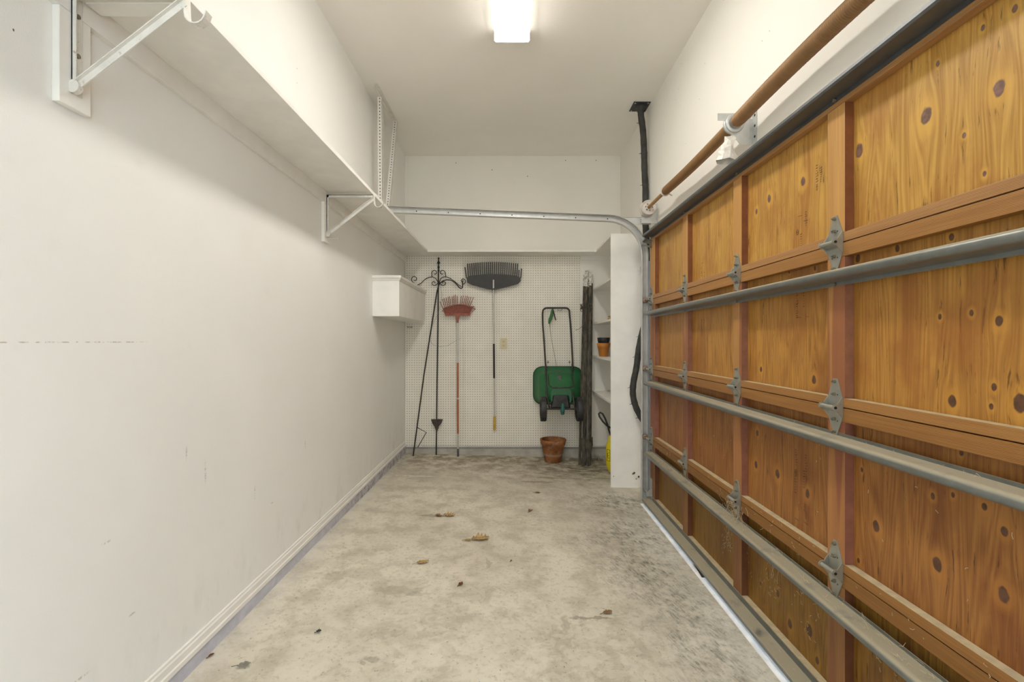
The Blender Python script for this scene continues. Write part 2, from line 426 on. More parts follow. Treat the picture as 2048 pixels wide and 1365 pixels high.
b = MB(); b.box((XL - .15, REAR - .15, -.1), (XL, 5.1, ZC)); struct(b.build('wall_left', M_left))
b = MB(); b.box((XL, YB, -.12), (XR, YB + .15, ZC)); struct(b.build('wall_back', M_back))
DY0, DY1, DZ1 = -1.22, 3.62, 2.03
b = MB(); b.box((XR, 3.55, -.12), (XR + .15, 5.1, ZC)); b.box((XR, -1.30, 1.98), (XR + .15, 3.55, ZC)); b.box((XR, -1.35, -.12), (XR + .15, -1.16, 1.98)); b.box((XR, -2.85, 2.25), (XR + .15, -1.30, ZC)); b.box((XR, REAR - .15, -.12), (XR + .15, -2.85, ZC))
struct(b.build('wall_right', M_right))
b = MB(); b.box((XL, REAR - .15, -.1), (XR, REAR, ZC))
struct(b.build('wall_rear', M_back))
# door stops round the garage opening
b = MB(); b.box((1.1075, 3.50, -.10), (XR, 3.76, 2.06)); b.box((1.1075, -1.3, 1.96), (XR, 3.50, 2.06)); b.box((1.1075, -1.36, -.10), (XR, -1.15, 1.96))
struct(b.build('trim_1', M_trim))
# curb of bare concrete under the back wall, left curb, base moulding
b = MB(); b.box((XL, YB - .006, -.12), (XR, YB, .064)); struct(b.build('trim_2', M_curb))
b = MB(); b.box((XL, REAR, -.1), (XL + .008, YB - .006, .079)); struct(b.build('trim_3', M_curbL))
def base_prof(z0=.079, z1=.137, t=.013):
    h = z1 - z0
    return [(0, z0), (t, z0), (t, z0 + h*.28), (t*.70, z0 + h*.34), (t*.70, z0 + h*.72), (t*.45, z0 + h*.80), (t*.45, z0 + h*.94), (t*.2, z1), (0, z1)]
b = MB(); b.prism([(XL + a, REAR, z) for a, z in base_prof()], (0, YB - REAR, 0)); struct(b.build('baseboard_left', M_trim))
b = MB(); b.prism([(.735, YB - a, z) for a, z in base_prof()][::-1], (XR - .735, 0, 0)); struct(b.build('baseboard_back', M_trim))
# pale floor strip under the garage door: leaking daylight put into the colour
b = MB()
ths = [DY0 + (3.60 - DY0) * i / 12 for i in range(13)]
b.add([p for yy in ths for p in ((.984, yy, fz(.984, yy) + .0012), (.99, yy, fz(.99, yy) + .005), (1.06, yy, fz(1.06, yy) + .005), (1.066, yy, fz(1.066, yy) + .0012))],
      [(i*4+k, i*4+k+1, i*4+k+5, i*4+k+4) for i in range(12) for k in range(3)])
struct(b.build('trim_4_painted_daylight', simple('floor strip with painted daylight', (.90, .91, .95), .6, var=.12, vscale=12)))

# ------------------------------------------------------------------ ceiling light, added fill light
def glow(name, k, LAMP_COL):
    lm = bpy.data.materials.new(name); lm.use_nodes = True; bs = lm.node_tree.nodes['Principled BSDF']
    bs.inputs['Base Color'].default_value = (.9, .9, .88, 1); bs.inputs['Emission Color'].default_value = LAMP_COL; bs.inputs['Emission Strength'].default_value = k
    return lm
def ceiling_light(y0, label, k, lc):
    t = thing('ceiling_light', label, 'ceiling light', (0, y0 + .61, 3.05)); y1 = y0 + 1.22  # also builds the added fill light behind the camera
    b = MB(); b.box((-.09, y0, 3.105), (.09, y1, ZC - .001)); b.build('housing', M_trim, t)
    b = MB(); b.prism([(-.108, y0 + .005, 3.105), (-.108, y0 + .005, 3.062), (-.098, y0 + .005, 3.05), (.098, y0 + .005, 3.05), (.108, y0 + .005, 3.062), (.108, y0 + .005, 3.105)], (0, 1.21, 0))
    for i in (2, 7): b.m[i] = 1
    b.m[0] = b.m[1] = 1; b.m[2] = 1; b.m[6] = 1; b.m[7] = 1; b.m[3] = 0; b.m[4] = 0; b.m[5] = 0
    b.build('lens', [glow('glowing lens', k, lc), glow('glowing lens side', k * SIDE, lc)], t)
    for yy in (y0 - .002, y1 - .005):
        b = MB(); b.prism([(-.111, yy, 3.11), (-.111, yy, 3.06), (-.10, yy, 3.047), (.10, yy, 3.047), (.111, yy, 3.06), (.111, yy, 3.11)], (0, .007, 0)); b.build('end_cap', M_trim, t)
SIDE = .08
ceiling_light(1.72, 'long white wraparound fluorescent ceiling light, switched on', LAMP, LAMP_COL)
ceiling_light(-1.9, 'added unseen fill light behind the camera, built like the ceiling light', FILL_LAMP, FILL_COL)

# ------------------------------------------------------------------ garage door
SC = [3.555, 2.885, 2.218, 1.543, .873, .20, -.47, -1.15]
J = [1.497, .963, .430]
ROWS = [(1.498, 2.030, None), (.964, 1.496, J[0]), (.431, .962, J[1]), (-.045, .429, J[2])]   # 2 mm joints, closed by the plywood
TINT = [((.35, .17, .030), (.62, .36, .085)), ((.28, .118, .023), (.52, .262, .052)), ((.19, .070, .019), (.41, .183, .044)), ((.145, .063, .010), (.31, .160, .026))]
door = bpy.data.objects.new('door_1', None); C.objects.link(door); door.location = (XP, 1.2, -.05); WL[door.name] = Vector((XP, 1.2, -.05)); struct(door)
door['label'] = 'wooden sectional garage door with framed orange plywood panels'; door['category'] = 'garage door'
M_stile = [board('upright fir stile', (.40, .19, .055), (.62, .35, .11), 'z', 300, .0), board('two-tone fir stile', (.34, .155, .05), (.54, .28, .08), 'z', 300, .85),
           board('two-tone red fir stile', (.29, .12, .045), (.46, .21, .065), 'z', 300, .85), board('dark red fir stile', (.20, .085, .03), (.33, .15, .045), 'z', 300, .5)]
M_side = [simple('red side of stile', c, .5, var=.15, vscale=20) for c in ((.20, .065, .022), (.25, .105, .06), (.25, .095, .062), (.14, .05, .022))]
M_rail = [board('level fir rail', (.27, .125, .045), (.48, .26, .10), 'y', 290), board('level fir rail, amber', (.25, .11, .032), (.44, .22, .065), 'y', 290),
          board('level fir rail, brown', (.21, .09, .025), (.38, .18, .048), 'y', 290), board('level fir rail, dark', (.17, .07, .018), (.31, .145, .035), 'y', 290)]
M_dusttop = simple('dust on rail top', (.52, .43, .27), .9, var=.12)
M_nut = metal('hex nut steel', (.24, .22, .17), .4, .6)

def hinge_mesh(yc, zj, big=False):
    b = MB()
    h = .092; wd = .034
    X0 = XF - .0005
    b.prism([(X0, yc - .009, zj + h), (X0, yc + .009, zj + h), (X0, yc + wd, zj + .032), (X0, yc + wd, zj - .032), (X0, yc + .009, zj - h), (X0, yc - .009, zj - h),
             (X0, yc - wd, zj - .032), (X0, yc - wd, zj + .032)], (-.0028, 0, 0))
    for sgn in (-1, 1):
        yw = yc + sgn * (wd - .0015)
        pts = [(X0 - .0028, yw - .0013, zj + .034), (X0 - .0028, yw - .0013, zj - .034), (X0 - .020, yw - .0013, zj - .014)]
        for a in (-60, -90 , -120, -150, -180, -210, -240, -270, -300):
            pass
        arc = [(X0 - .025 + .011 * math.cos(math.radians(a)), yw - .0013, zj + .011 * math.sin(math.radians(a))) for a in (-70, -110, -150, -190, -230, -270, -300)]
        pts = pts[:2] + arc
        b.prism(pts, (0, .0026, 0))
    b.cyl((X0 - .026, yc - wd - .002, zj), (X0 - .026, yc + wd + .004, zj), .0068, 14)
    b.cur = 1
    b.cyl((X0 - .026, yc - wd - .0028, zj), (X0 - .026, yc - wd - .0016, zj), .0046, 12)
    for dz in (.05, -.058):
        for dy in (-.012, .014): b.cyl((X0 - .0034, yc + dy, zj + dz * .8), (X0 - .0026, yc + dy, zj + dz * .8), .0022, 8)
    b.cur = 2
    for dz, r in ((.082, .006), (.041, .006), (-.041, .006), (-.082, .006)):
        b.cyl((X0 - .010, yc, zj + dz), (X0 - .0028, yc, zj + dz), r, 6); b.cyl((X0 - .016, yc, zj + dz), (X0 - .010, yc, zj + dz), r * .45, 8)
    # lower leaf shoulder
    b.cur = 0
    b.prism([(X0 - .003, yc - wd + .006, zj - .012), (X0 - .003, yc + wd - .006, zj - .012), (X0 - .018, yc + wd - .006, zj - .006), (X0 - .018, yc - wd + .006, zj - .006)], (0, 0, -.004))
    return b
def strut_prof(j):
    nose = [(1.014 + .014 * math.cos(a), j - .1085 + .014 * math.sin(a)) for a in [PI * (.5 + k / 8) for k in range(9)]]
    return [(XF - .0015, j - .083), (XF - .0015, j - .0935)] + nose + [(XF - .0015, j - .1265), (XF - .0015, j - .139)]
ends = [DY0] + [(SC[i] + SC[i+1]) / 2 for i in range(6, -1, -1)]
for r, (z0, z1, j) in enumerate(ROWS):
    # one plywood sheet per section, each bay with its own figure
    b = MB(); mats = []
    for i in range(7):
        ya, yb_ = SC[i + 1], SC[i]
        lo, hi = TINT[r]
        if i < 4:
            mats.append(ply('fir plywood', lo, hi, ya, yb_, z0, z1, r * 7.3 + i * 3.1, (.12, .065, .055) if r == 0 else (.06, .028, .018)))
        elif i == 4: mats.append(ply('fir plywood', lo, hi, 9, 9, 0, 0, r + .5))
        else: mats.append(mats[4])
        b.cur = i; b.box((XP, ya if i < 6 else DY0, z0), (XP + .012, yb_ if i else DY1, z1 + (.002 if r else 0)))
    sec = b.build('door_section', mats, door)
    for k, yc in enumerate(SC):
        hw = .041 if 0 < k < 7 else .060
        b = MB(); y0_, y1_ = max(DY0, yc - hw), min(DY1, yc + hw)
        b.box((XF, y0_, z0 + (.031 if r < 3 else .042)), (XP - .0003, y1_, z1 - (.046 if r else .086)))
        for f_i in range(len(b.f)):
            if f_i == 2: b.m[f_i] = 1
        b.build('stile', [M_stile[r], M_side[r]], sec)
    zb1 = z0 + (.030 if r < 3 else .041); zt0 = z1 - (.045 if r else .085)
    for (a, c_) in ((z0 + .0005, zb1), (zt0, z1 - .0005)):
        b = MB(); b.box((XF, DY0, a), (XP - .0003, DY1, c_)); b.m[1] = 1 if r and a < z0 + .01 or r == 0 and a < z0 + .01 else 0
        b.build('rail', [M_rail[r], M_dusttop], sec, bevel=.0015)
    if j:
        b = MB(); pr = strut_prof(j)
        b.sheet([(x, DY0 + .05, z) for x, z in pr], (0, 3.565 - DY0 - .05, 0)); b.sm = [1 < i < len(pr) - 3 for i in range(len(b.f))]; b.build('strut', M_strut, sec, solid=.0018)
        for yc in SC[1:]:
            b = MB(); b.cyl((XF - .008, yc, j - .133), (XF - .001, yc, j - .133), .006, 6); b.build('strut_bolt', M_nut, sec)
        for k, yc in enumerate(SC):
            hm = hinge_mesh(yc if k not in (0,) else yc + .02, j)
            h = hm.build('hinge', [M_hinge, M_dark, M_nut], sec)
            if k == 0:
                b = MB(); b.cyl((XF - .027, yc + .05, j), (XF - .027, 3.70, j), .0055, 10); b.lathe((XF - .027, 3.665, j), [(0, -.010), (.016, -.010), (.021, -.006), (.021, .006), (.016, .010), (0, .010)], 16, 'y')
                b.build('roller', metal('rusty roller', (.30, .2, .14), .6, .3, rust=.8), sec)
# top strut, retainer at the bottom, top roller bracket, opener bracket
secs = [o for o in door.children]
top = next(o for o in secs if o.name == 'door_section')
b = MB(); b.sheet([(x, DY0 + .02, z) for x, z in ((XF - .0015, 1.962), (XF - .0015, 1.976), (1.004, 1.976), (1.0, 1.982), (1.001, 1.992), (1.008, 1.996), (1.03, 2.0), (XF - .0015, 2.004), (XF - .0015, 2.022))], (0, 3.60 - DY0 - .02, 0))
b.build('top_strut', M_strut_top, top, solid=.0018)
for yc in SC[1:6]:
    b = MB(); b.cyl((XF - .009, yc, 1.969), (XF - .001, yc, 1.969), .006, 6); b.build('strut_bolt', M_nut, top)
b = MB()   # bracket carrying the top roller
b.beam((XF - .006, 3.57, 1.93), (1.03, 3.665, 1.965), .004, .035); b.beam((XF - .006, 3.57, 1.895), (1.02, 3.66, 1.925), .022, .012)
b.cyl((1.028, 3.60, 1.962), (1.028, 3.70, 1.962), .0055, 10); b.cyl((XF - .02, 3.575, 1.90), (XF + .0, 3.575, 1.90), .012, 8); b.cyl((XF - .02, 3.575, 1.94), (XF + .0, 3.575, 1.94), .010, 8)
b.build('roller_bracket', M_nut, top)
b = MB()
b.box((XF - .012, .94, 1.925), (XF - .001, 1.02, 1.975)); b.box((XF - .05, .952, 1.93), (XF - .012, .958, 1.968)); b.box((XF - .05, 1.0, 1.93), (XF - .012, 1.006, 1.968)); b.cyl((XF - .04, .94, 1.945), (XF - .04, 1.02, 1.945), .01, 12)
b.build('opener_bracket', M_strut_top, top, bevel=.003)
bot = sorted(secs, key=lambda o: WL[o.name].z)[0]
b = MB(); b.sheet([(1.0, DY0, -.047), (1.0, DY0, -.034), (1.002, DY0, -.0315), (XF - .0015, DY0, -.0315), (XF - .0015, DY0, -.004)], (0, 3.61 - DY0, 0))
b.build('bottom_retainer', M_strut, bot, solid=.0018)
b = MB(); b.box((XF - .006, 3.56, -.03), (XF - .001, 3.615, .13)); b.prism([(XF - .006, 3.56, 0), (XF - .006, 3.56, .06), (1.02, 3.56, .03), (1.02, 3.56, 0)], (0, .003, 0)); b.cyl((1.035, 3.565, .02), (1.035, 3.70, .02), .0055, 10)
b.build('bottom_bracket', M_track, bot)
# ink stamps on the plywood: rows of tiny worn strokes and a ringed mark
def strokes(cells, sec):
    b = MB(); X = XP - .0006
    rnd = random.Random(3)
    for kind, px, py, s_ in cells:
        q = OX(px, py, XP); y, z = q.y, q.z; k = s_ * q.y / F
        def ln(a0, c0, a1, c1, t=.0007):
            b.beam((X, y + a0 * k, z + c0 * k), (X, y + a1 * k, z + c1 * k), .0006, t * 2, up=(0, -(c1 - c0), (a1 - a0)) if True else None)
        if kind == 'o':
            pts = [(X, y + .55 * k * math.cos(a), z + .9 * k * math.sin(a)) for a in [i * PI / 8 for i in range(16)]]
            b.tube(pts, .0009, 4, closed=True); ln(-.25, 0, .25, 0); ln(0, -.35, 0, .35)
        elif kind == 't':
            for i in range(5): ln(-.5, (i - 2) * .55, .5, (i - 2) * .55 + rnd.uniform(-.15, .15))
        elif kind == 'r':
            n = 7
            for i in range(n):
                zz = (n / 2 - i) * .9
                c = rnd.choice('LTHI')
                if c in 'LTH': ln(-.5, zz, .5, zz)
                if c in 'LH': ln(-.5, zz, -.5, zz + .45)
                if c in 'TH': ln(0, zz - .2, 0, zz + .25)
                if c == 'I': ln(-.35, zz, .35, zz + .1)
        elif kind == 'l': ln(-.6, 0, .6, .12)
        elif kind == 'v': ln(0, -1.1, 0, 1.1)
    o = b.build('ink_stamp', simple('faded black stamp ink', (.10, .05, .022), .8), sec); o['label'] = 'faded sideways ink stamp'
secs_s = sorted(secs, key=lambda o: -WL[o.name].z)
strokes([('o', 1595, 465, 6), ('r', 1612, 440, 5), ('r', 1602, 485, 5), ('l', 1600, 433, 12), ('l', 1612, 442, 12), ('r', 1634, 350, 6), ('r', 1642, 352, 5), ('t', 1634, 375, 5), ('r', 1403, 545, 3.2), ('r', 1408, 550, 3.2), ('l', 1405, 527, 8)], secs_s[0])
strokes([('r', 1594, 600, 6), ('r', 1608, 600, 6), ('r', 1594, 625, 5), ('l', 1597, 636, 12), ('l', 1615, 634, 8), ('r', 1403, 650, 3), ('r', 1408, 646, 3)], secs_s[1])
strokes([('o', 1592, 945, 6), ('r', 1592, 918, 5.5), ('r', 1591, 972, 6), ('r', 1612, 930, 6), ('r', 1608, 962, 6), ('v', 1598, 1015, 6), ('t', 1610, 1016, 6), ('t', 1612, 1032, 5), ('l', 1594, 1040, 10), ('l', 1612, 1048, 10)], secs_s[2])
strokes([('r', 1405, 845, 3.4), ('r', 1401, 905, 3.4), ('l', 1404, 842, 8)][:2], secs_s[2])

# ------------------------------------------------------------------ garage door hardware
t = thing('door_track', 'galvanised steel garage door track, curving from the floor up to the left wall', 'door track', (1.037, 3.66, fz(1.037, 3.66)))
path = []
zt0_, zt1 = 2.135, 2.205
cR = .295; cx_, cz_ = 1.037 - cR, 0
angs = [i * (PI / 2 - .035) / 12 for i in range(13)]
cz_ = 2.137 - cR
path = [(1.037, fz(1.037, 3.66) + .002), (1.037, .9), (1.037, cz_ - .02)] + [(cx_ + cR * math.cos(a), cz_ + cR * math.sin(a)) for a in angs]
path += [(cx_ - (cx_ + .985) * k, path[-1][1] + (2.207 - path[-1][1]) * k) for k in (.33, .66, 1)]
YT = 3.655
prof = [(-.026, 0.0), (-.026, .010), (-.022, .030), (.022, .030), (.026, .010), (.026, 0.0)]   # across the track, depth
prof = [(-.022, -.004), (-.027, 0), (-.026, .026), (-.018, .032), (.018, .032), (.026, .026), (.027, 0), (.022, -.004)]
b = MB(); vs_ = []
for i, (x, z) in enumerate(path):
    a = Vector(path[max(i - 1, 0)]); c = Vector(path[min(i + 1, len(path) - 1)]); d = (c - a).normalized(); n = Vector((d.y, -d.x))
    for u, dd in prof: vs_.append((x + n.x * u, YT + dd, z + n.y * u))
k = len(prof)
b.add(vs_, [(i*k+q, i*k+q+1, (i+1)*k+q+1, (i+1)*k+q) for i in range(len(path)-1) for q in range(k-1)])
b.build('track_channel', M_track, t, solid=.002)
b = MB()   # wall angle behind the upright track and the splice strap
b.box((1.066, 3.63, -.05), (1.069, 3.70, 1.80)); b.box((1.040, 3.695, -.05), (1.069, 3.698, 1.80))
b.build('wall_angle', metal('blue-grey angle iron', (.42, .46, .55), .4, .5), t)
for zc in (1.735, .30, 1.05):
    b = MB(); b.box((.992 if zc > 1.7 else 1.04, 3.700, zc - .028), (1.09, 3.703, zc + .028)); b.build('bracket', M_zinc, t)
b = MB(); b.box((.83, 3.694, 2.095), (XR - .045, 3.697, 2.150)); b.box((.83, 3.694, 2.148), (XR - .045, 3.72, 2.150))
b.cur = 1
for xx in (1.02, 1.045): b.box((xx - .008, 3.6925, 2.113), (xx + .008, 3.694, 2.118)); b.box((xx - .008, 3.6925, 2.13), (xx + .008, 3.694, 2.135))
b.build('perforated_strap', [M_zinc, M_dark], t)
for i in range(7):
    b = MB(); x = -.75 + i * .25; z = 2.137 + (2.207 - 2.137) * (cx_ - x) / (cx_ + .985) if x < cx_ else 2.137
    b.cyl((x, YT + .0295, z), (x, YT + .0335, z), .005, 8)
    b.build('bolt', M_dark, t)

XT, ZT = 1.05, 2.205
t = thing('torsion_spring_shaft', 'brown torsion springs on a shaft above the wooden garage door', 'torsion spring', (XT, 2.2, ZT - .05))
def sag(y, a, c, d): return -d * math.sin(PI * (y - a) / (c - a))
b = MB(); b.cyl((XT, -1.3, ZT), (XT, 3.70, ZT), .0127, 16); b.build('shaft', M_shaft, t)
def spring(y0, y1, r, turns, sg, name='spring', amp=.0021):
    b = MB(); n = int((y1 - y0) / .0022); pts = []; rs = []
    for i in range(n + 1):
        y = y0 + (y1 - y0) * i / n; k = 1 + 0.0
        e = min(1, (y - y0) / .03, (y1 - y) / .03)
        rr = r * (.9 + .1 * max(0, e)) + amp * math.sin(2 * PI * (y - y0) / turns)
        pts.append((XT + sg * .4 * sag(y, y0, y1, .01), y, ZT + sag(y, y0, y1, .012) * sg)); rs.append(rr)
    b.tube(pts, rs, 20); return b.build(name, M_spring, t)
spring(2.245, 3.215, .0285, .0075, 1, amp=.0009)
spring(1.30, 2.19, .0300, .0095, -1)
spring(-.9, .95, .0300, .0095, 1)
b = MB(); b.lathe((XT, 3.215, ZT), [(.013, 0), (.030, 0), (.034, .006), (.026, .014), (.022, .022), (.013, .022)], 20, 'y'); b.cyl((XT - .03, 3.225, ZT + .02), (XT + .05, 3.225, ZT - .028), .005, 8)
b.build('winding_cone', M_castw, t)
b = MB(); b.lathe((XT, 1.255, ZT), [(.013, 0), (.034, 0), (.038, .012), (.026, .028), (.026, .045), (.013, .045)], 20, 'y'); b.cyl((XT - .055, 1.275, ZT), (XT + .055, 1.275, ZT), .007, 8)
b.build('winding_cone', M_zinc, t)
b = MB(); b.lathe((XT, 3.60, ZT), [(.013, 0), (.030, .001), (.036, .008), (.050, .006), (.054, .0), (.058, .006), (.054, .012), (.054, .044), (.060, .050), (.060, .056), (.013, .056)], 28, 'y')
b.cur = 1
for a in range(6): b.cyl((XT + .025 * math.cos(a), 3.597, ZT + .025 * math.sin(a)), (XT + .025 * math.cos(a), 3.602, ZT + .025 * math.sin(a)), .006, 8)
dr = b.build('cable_drum', [M_castw, M_nut], t); dr['label'] = 'pinkish white cable drum'
b = MB()    # end bearing plate
b.box((XT - .04, 3.668, 2.10), (XR, 3.671, ZT + .045)); b.build('bearing_plate', M_zinc, t)
b = MB()    # centre bracket fixed to the wall
yb = 2.215
b.prism([(XR - .001, yb, ZT - .10), (XR - .001, yb, ZT + .02), (XT - .02, yb, ZT + .035), (XT - .045, yb, ZT), (XT - .02, yb, ZT - .045), (XT + .03, yb, ZT - .10)], (0, .003, 0))
b.box((XR - .004, yb - .035, ZT - .10), (XR - .001, yb + .004, ZT + .06)); b.box((XR - .004, yb - .01, ZT + .04), (XR - .001, yb + .16, ZT + .085))
b.box((.974, yb + .008, ZT + .018), (1.10, yb + .0105, ZT + .052))
b.lathe((XT, yb - .01, ZT), [(.03, 0), (.042, 0), (.045, .008), (.03, .010)], 24, 'y'); b.lathe((XT, yb + .01, ZT), [(.03, 0), (.042, 0), (.045, .012), (.03, .014)], 24, 'y')
b.cur = 1
for dy, dz in ((-.02, -.07), (-.02, -.02), (-.02, .03), (.09, .062)): b.cyl((XR - .0052, yb + dy, ZT + dz), (XR - .004, yb + dy, ZT + dz), .006, 8)
b.build('centre_bracket', [M_zinc, M_dark], t)

# crumpled paper stuffed under the bracket
b = MB(); rnd = random.Random(5); c0 = W(1452, 300, 2.2); n, mm = 8, 7
vs_ = []
for i in range(mm):
    for j_ in range(n):
        a = 2 * PI * j_ / n; v = i / (mm - 1)
        r = .018 + .030 * v + rnd.uniform(-.010, .010)
        vs_.append((c0.x + .02 + r * math.cos(a) - v * .018, c0.y + r * .8 * math.sin(a), c0.z + .062 - v * .115 + rnd.uniform(-.007, .007)))
b.add(vs_, [(i*n+j_, i*n+(j_+1)%n, (i+1)*n+(j_+1)%n, (i+1)*n+j_) for i in range(mm-1) for j_ in range(n)] + [tuple(range(n))], False)
o = b.build('crumpled_paper', simple('white crumpled plastic', (.78, .74, .68), .5, var=.12, vscale=20)); tag(o, 'crumpled white paper rag tucked under the centre spring bracket', 'paper')

# ------------------------------------------------------------------ insulated pipe by the right wall
pz = [(1282, 216, 3.89), (1282, 232, 3.89), (1286, 262, 3.89), (1288, 300, 3.89), (1289, 340, 3.89), (1291, 385, 3.89), (1290, 430, 3.89), (1292, 470, 3.90), (1294, 520, 3.90), (1294, 580, 3.90), (1290, 640, 3.90),
      (1283, 672, 3.89), (1277, 702, 3.89), (1273, 735, 3.88), (1267, 765, 3.88), (1266, 790, 3.88), (1272, 815, 3.88), (1284, 838, 3.88), (1300, 862, 3.89), (1306, 880, 3.89)]
pp = [W(*q) for q in pz]
fine = []
for i in range(len(pp) - 1):      # Catmull-Rom
    p0, p1, p2, p3 = pp[max(i-1,0)], pp[i], pp[i+1], pp[min(i+2,len(pp)-1)]
    for k in range(6):
        u = k / 6; fine.append(.5 * ((2*p1) + (-p0+p2)*u + (2*p0-5*p1+4*p2-p3)*u*u + (-p0+3*p1-3*p2+p3)*u**3))
fine.append(pp[-1])
t = thing('insulated_pipe', 'black foam insulated pipe running down the right wall from the ceiling', 'pipe', (1.09, 3.89, .4))
b = MB(); b.tube(fine, [.0255 + .0008 * math.sin(i * 1.7) for i in range(len(fine))], 16); b.build('pipe', M_foam, t)
b = MB(); c = W(1281, 213, 3.89)
b.box((c.x - .075, 3.81, ZC - .006), (c.x + .062, 3.965, ZC - .0005)); b.lathe((c.x + .005, 3.89, ZC - .045), [(.03, 0), (.034, .01), (.036, .03), (.045, .04)], 20)
b.cur = 1
for dx in (-.06, .045):
    for dy in (-.065, .06): b.cyl((c.x + dx, 3.89 + dy, ZC - .008), (c.x + dx, 3.89 + dy, ZC - .006), .006, 8)
b.build('ceiling_flange', [M_blackplastic, M_zinc], t)
for i in (9, 19, 28, 34, 43, 66, 74, 86, 94, 101):
    b = MB()
    if i >= len(fine) - 1: continue
    p = fine[i]; d = (fine[i+1] - fine[i-1]).normalized()
    b.tube([p - d * .003, p + d * .003], .0275, 16); b.beam(p - Vector((.026, .01, .004)), p - Vector((.045, .012, .010)), .004, .003)
    b.build('cable_tie', M_blackplastic, t)

# ------------------------------------------------------------------ shelves
XS = -.844; ZS0, ZS1 = 2.070, 2.090; YS = 4.693
t = thing('wall_shelf', 'long white painted shelf running along the left wall', 'shelf', (-1.0, 1.9, ZS0))
b = MB(); b.box((XL, -1.2, ZS0), (XS, YB - .24, ZS1)); b.build('shelf_board', M_shelf, t, bevel=.0015)
b = MB(); b.box((XL, -1.2, ZS0 - .068), (XL + .018, YB - .012, ZS0)); b.build('cleat', M_trim, t, bevel=.001)
b = MB(); b.box((XL + .02, 1.215, ZS0 - .019), (-.87, 1.262, ZS0)); b.build('cross_cleat', M_trim, t)
t = thing('wall_shelf', 'white painted shelf across the back wall above the pegboard', 'shelf', (0, 4.8, ZS0))
b = MB(); b.box((XL, YB - .2395, ZS0), (.8395, YB, ZS1)); b.box((.815, YB - .262, ZS0 - .006), (.8395, YB - .24, ZS1)); b.build('shelf_board', M_shelf, t, bevel=.0015)
def bracket(Y, label):
    t = thing('shelf_bracket', label, 'bracket', (XL, Y, 1.77), 'brackets under the left shelf')
    xf = XL + .0375
    b = MB(); b.box((XL + .0002, Y - .045, 1.765), (XL + .0185, Y + .042, ZS0 - .0685)); b.build('backing_board', M_trim, t, bevel=.002)
    b = MB(); b.box((XL + .0190, Y - .014, 1.80), (XL + .0220, Y + .014, ZS0 - .021)); b.box((XL + .0190, Y - .014, 1.80), (XL + .031, Y - .0115, ZS0 - .021))
    b.box((XL + .0190, Y - .014, ZS0 - .023), (XS + .015, Y + .014, ZS0 - .020)); b.box((XL + .0190, Y - .014, ZS0 - .036), (XS + .015, Y - .0115, ZS0 - .020))
    b.build('angle_arm', M_whitemetal, t)
    b = MB()
    p = Vector((XL + .027, Y - .010, 1.815)); q = Vector((XS + .022, Y - .010, ZS0 - .042))
    d = (q - p).normalized(); n = Vector((-d.z, 0, d.x))
    b.prism([p + n * .009, p - n * .009, q - n * .009, q + n * .009], (0, -.0025, 0))
    b.prism([p + n * .009, q + n * .009, q + n * .009 + Vector((0, -.011, 0)), p + n * .009 + Vector((0, -.011, 0))], -n * .0025)
    b.cyl(p + Vector((0, -.010, 0)), p + Vector((0, .004, 0)), .016, 16)
    b.build('diagonal_brace', M_whitemetal, t)
    b = MB(); x0 = XS + .020
    pr = [(x0, ZS0 - .018), (x0 + .002, ZS0 - .068)] + [(x0 + .027 - .025 * math.cos(a), ZS0 - .068 - .025 * math.sin(a)) for a in [k * PI / 8 for k in range(1, 8)]] + [(x0 + .056, ZS0 - .062)]
    b.sheet([(x, Y - .013, z) for x, z in pr], (0, .024, 0)); b.build('rod_hook', M_whitemetal, t, solid=.003)
    for zz in (2.00, 1.90):
        b = MB(); b.cyl((XL + .0215, Y, zz), (XL + .0255, Y, zz), .006, 10); b.build('screw', M_nut, t)
bracket(1.19, 'rust-chipped white steel bracket under the left shelf, nearest the camera')
bracket(2.81, 'white steel shelf bracket on the left wall, farther one near the hanger frame')
b = MB(); p = Vector((XL + .0186, 2.80, 1.787)); b.cyl(p, p + Vector((.072, 0, .003)), .0022, 8); b.cyl(p + Vector((.070, 0, .003)), p + Vector((.073, 0, .003)), .0045, 10)
tag(b.build('nail', M_zinc), 'long bare nail sticking out below the farther shelf bracket', 'nail')

# perforated angle hanger that carries the track end
t = thing('track_hanger', 'white perforated angle iron hanger from the ceiling above the left shelf', 'hanger', (-1.03, 3.8, 2.1))
def perf(p, q, name, fx=.020, side=1):
    """slotted angle between p and q"""
    p, q = Vector(p), Vector(q); d = (q - p); L = d.length; d.normalize()
    xa = Vector((1, 0, 0)); xa = (xa - d * xa.dot(d)).normalized(); ya = d.cross(xa)
    if ya.y < 0: ya = -ya
    b = MB(); wd = .034
    b.prism([p, p + xa * wd, q + xa * wd, q], ya * .0025)
    b.prism([p + xa * wd, p + xa * wd + ya * wd, q + xa * wd + ya * wd, q + xa * wd], -xa * .0025)
    b.cur = 1; n = int(L / .025)
    for i in range(n):
        c = p + d * (i + .5) * L / n
        b.cyl(c + xa * wd * .5 - ya * .0006, c + xa * wd * .5 + ya * .0001, .0045, 8)
    return b.build(name, [M_whitemetal, M_dark], t)
perf((-1.055, 3.70, ZS1 + .001), (-1.055, 3.68, ZC - .03), 'upright')
perf((-1.035, 3.78, ZS1 + .001), (-1.035, 4.09, ZC - .03), 'upright')
b = MB(); b.box((-1.043, 3.54, ZC - .004), (-1.013, 4.13, ZC - .0005)); b.box((-1.043, 3.54, ZC - .032), (-1.040, 4.13, ZC - .004)); b.cyl((-1.05, 3.56, ZC - .016), (-1.035, 3.56, ZC - .016), .008, 8)
b.build('ceiling_angle', M_whitemetal, t)
b = MB(); b.box((-1.05, 3.69, 2.17), (-.97, 3.6935, 2.235)); b.build('connector', M_whitemetal, t)

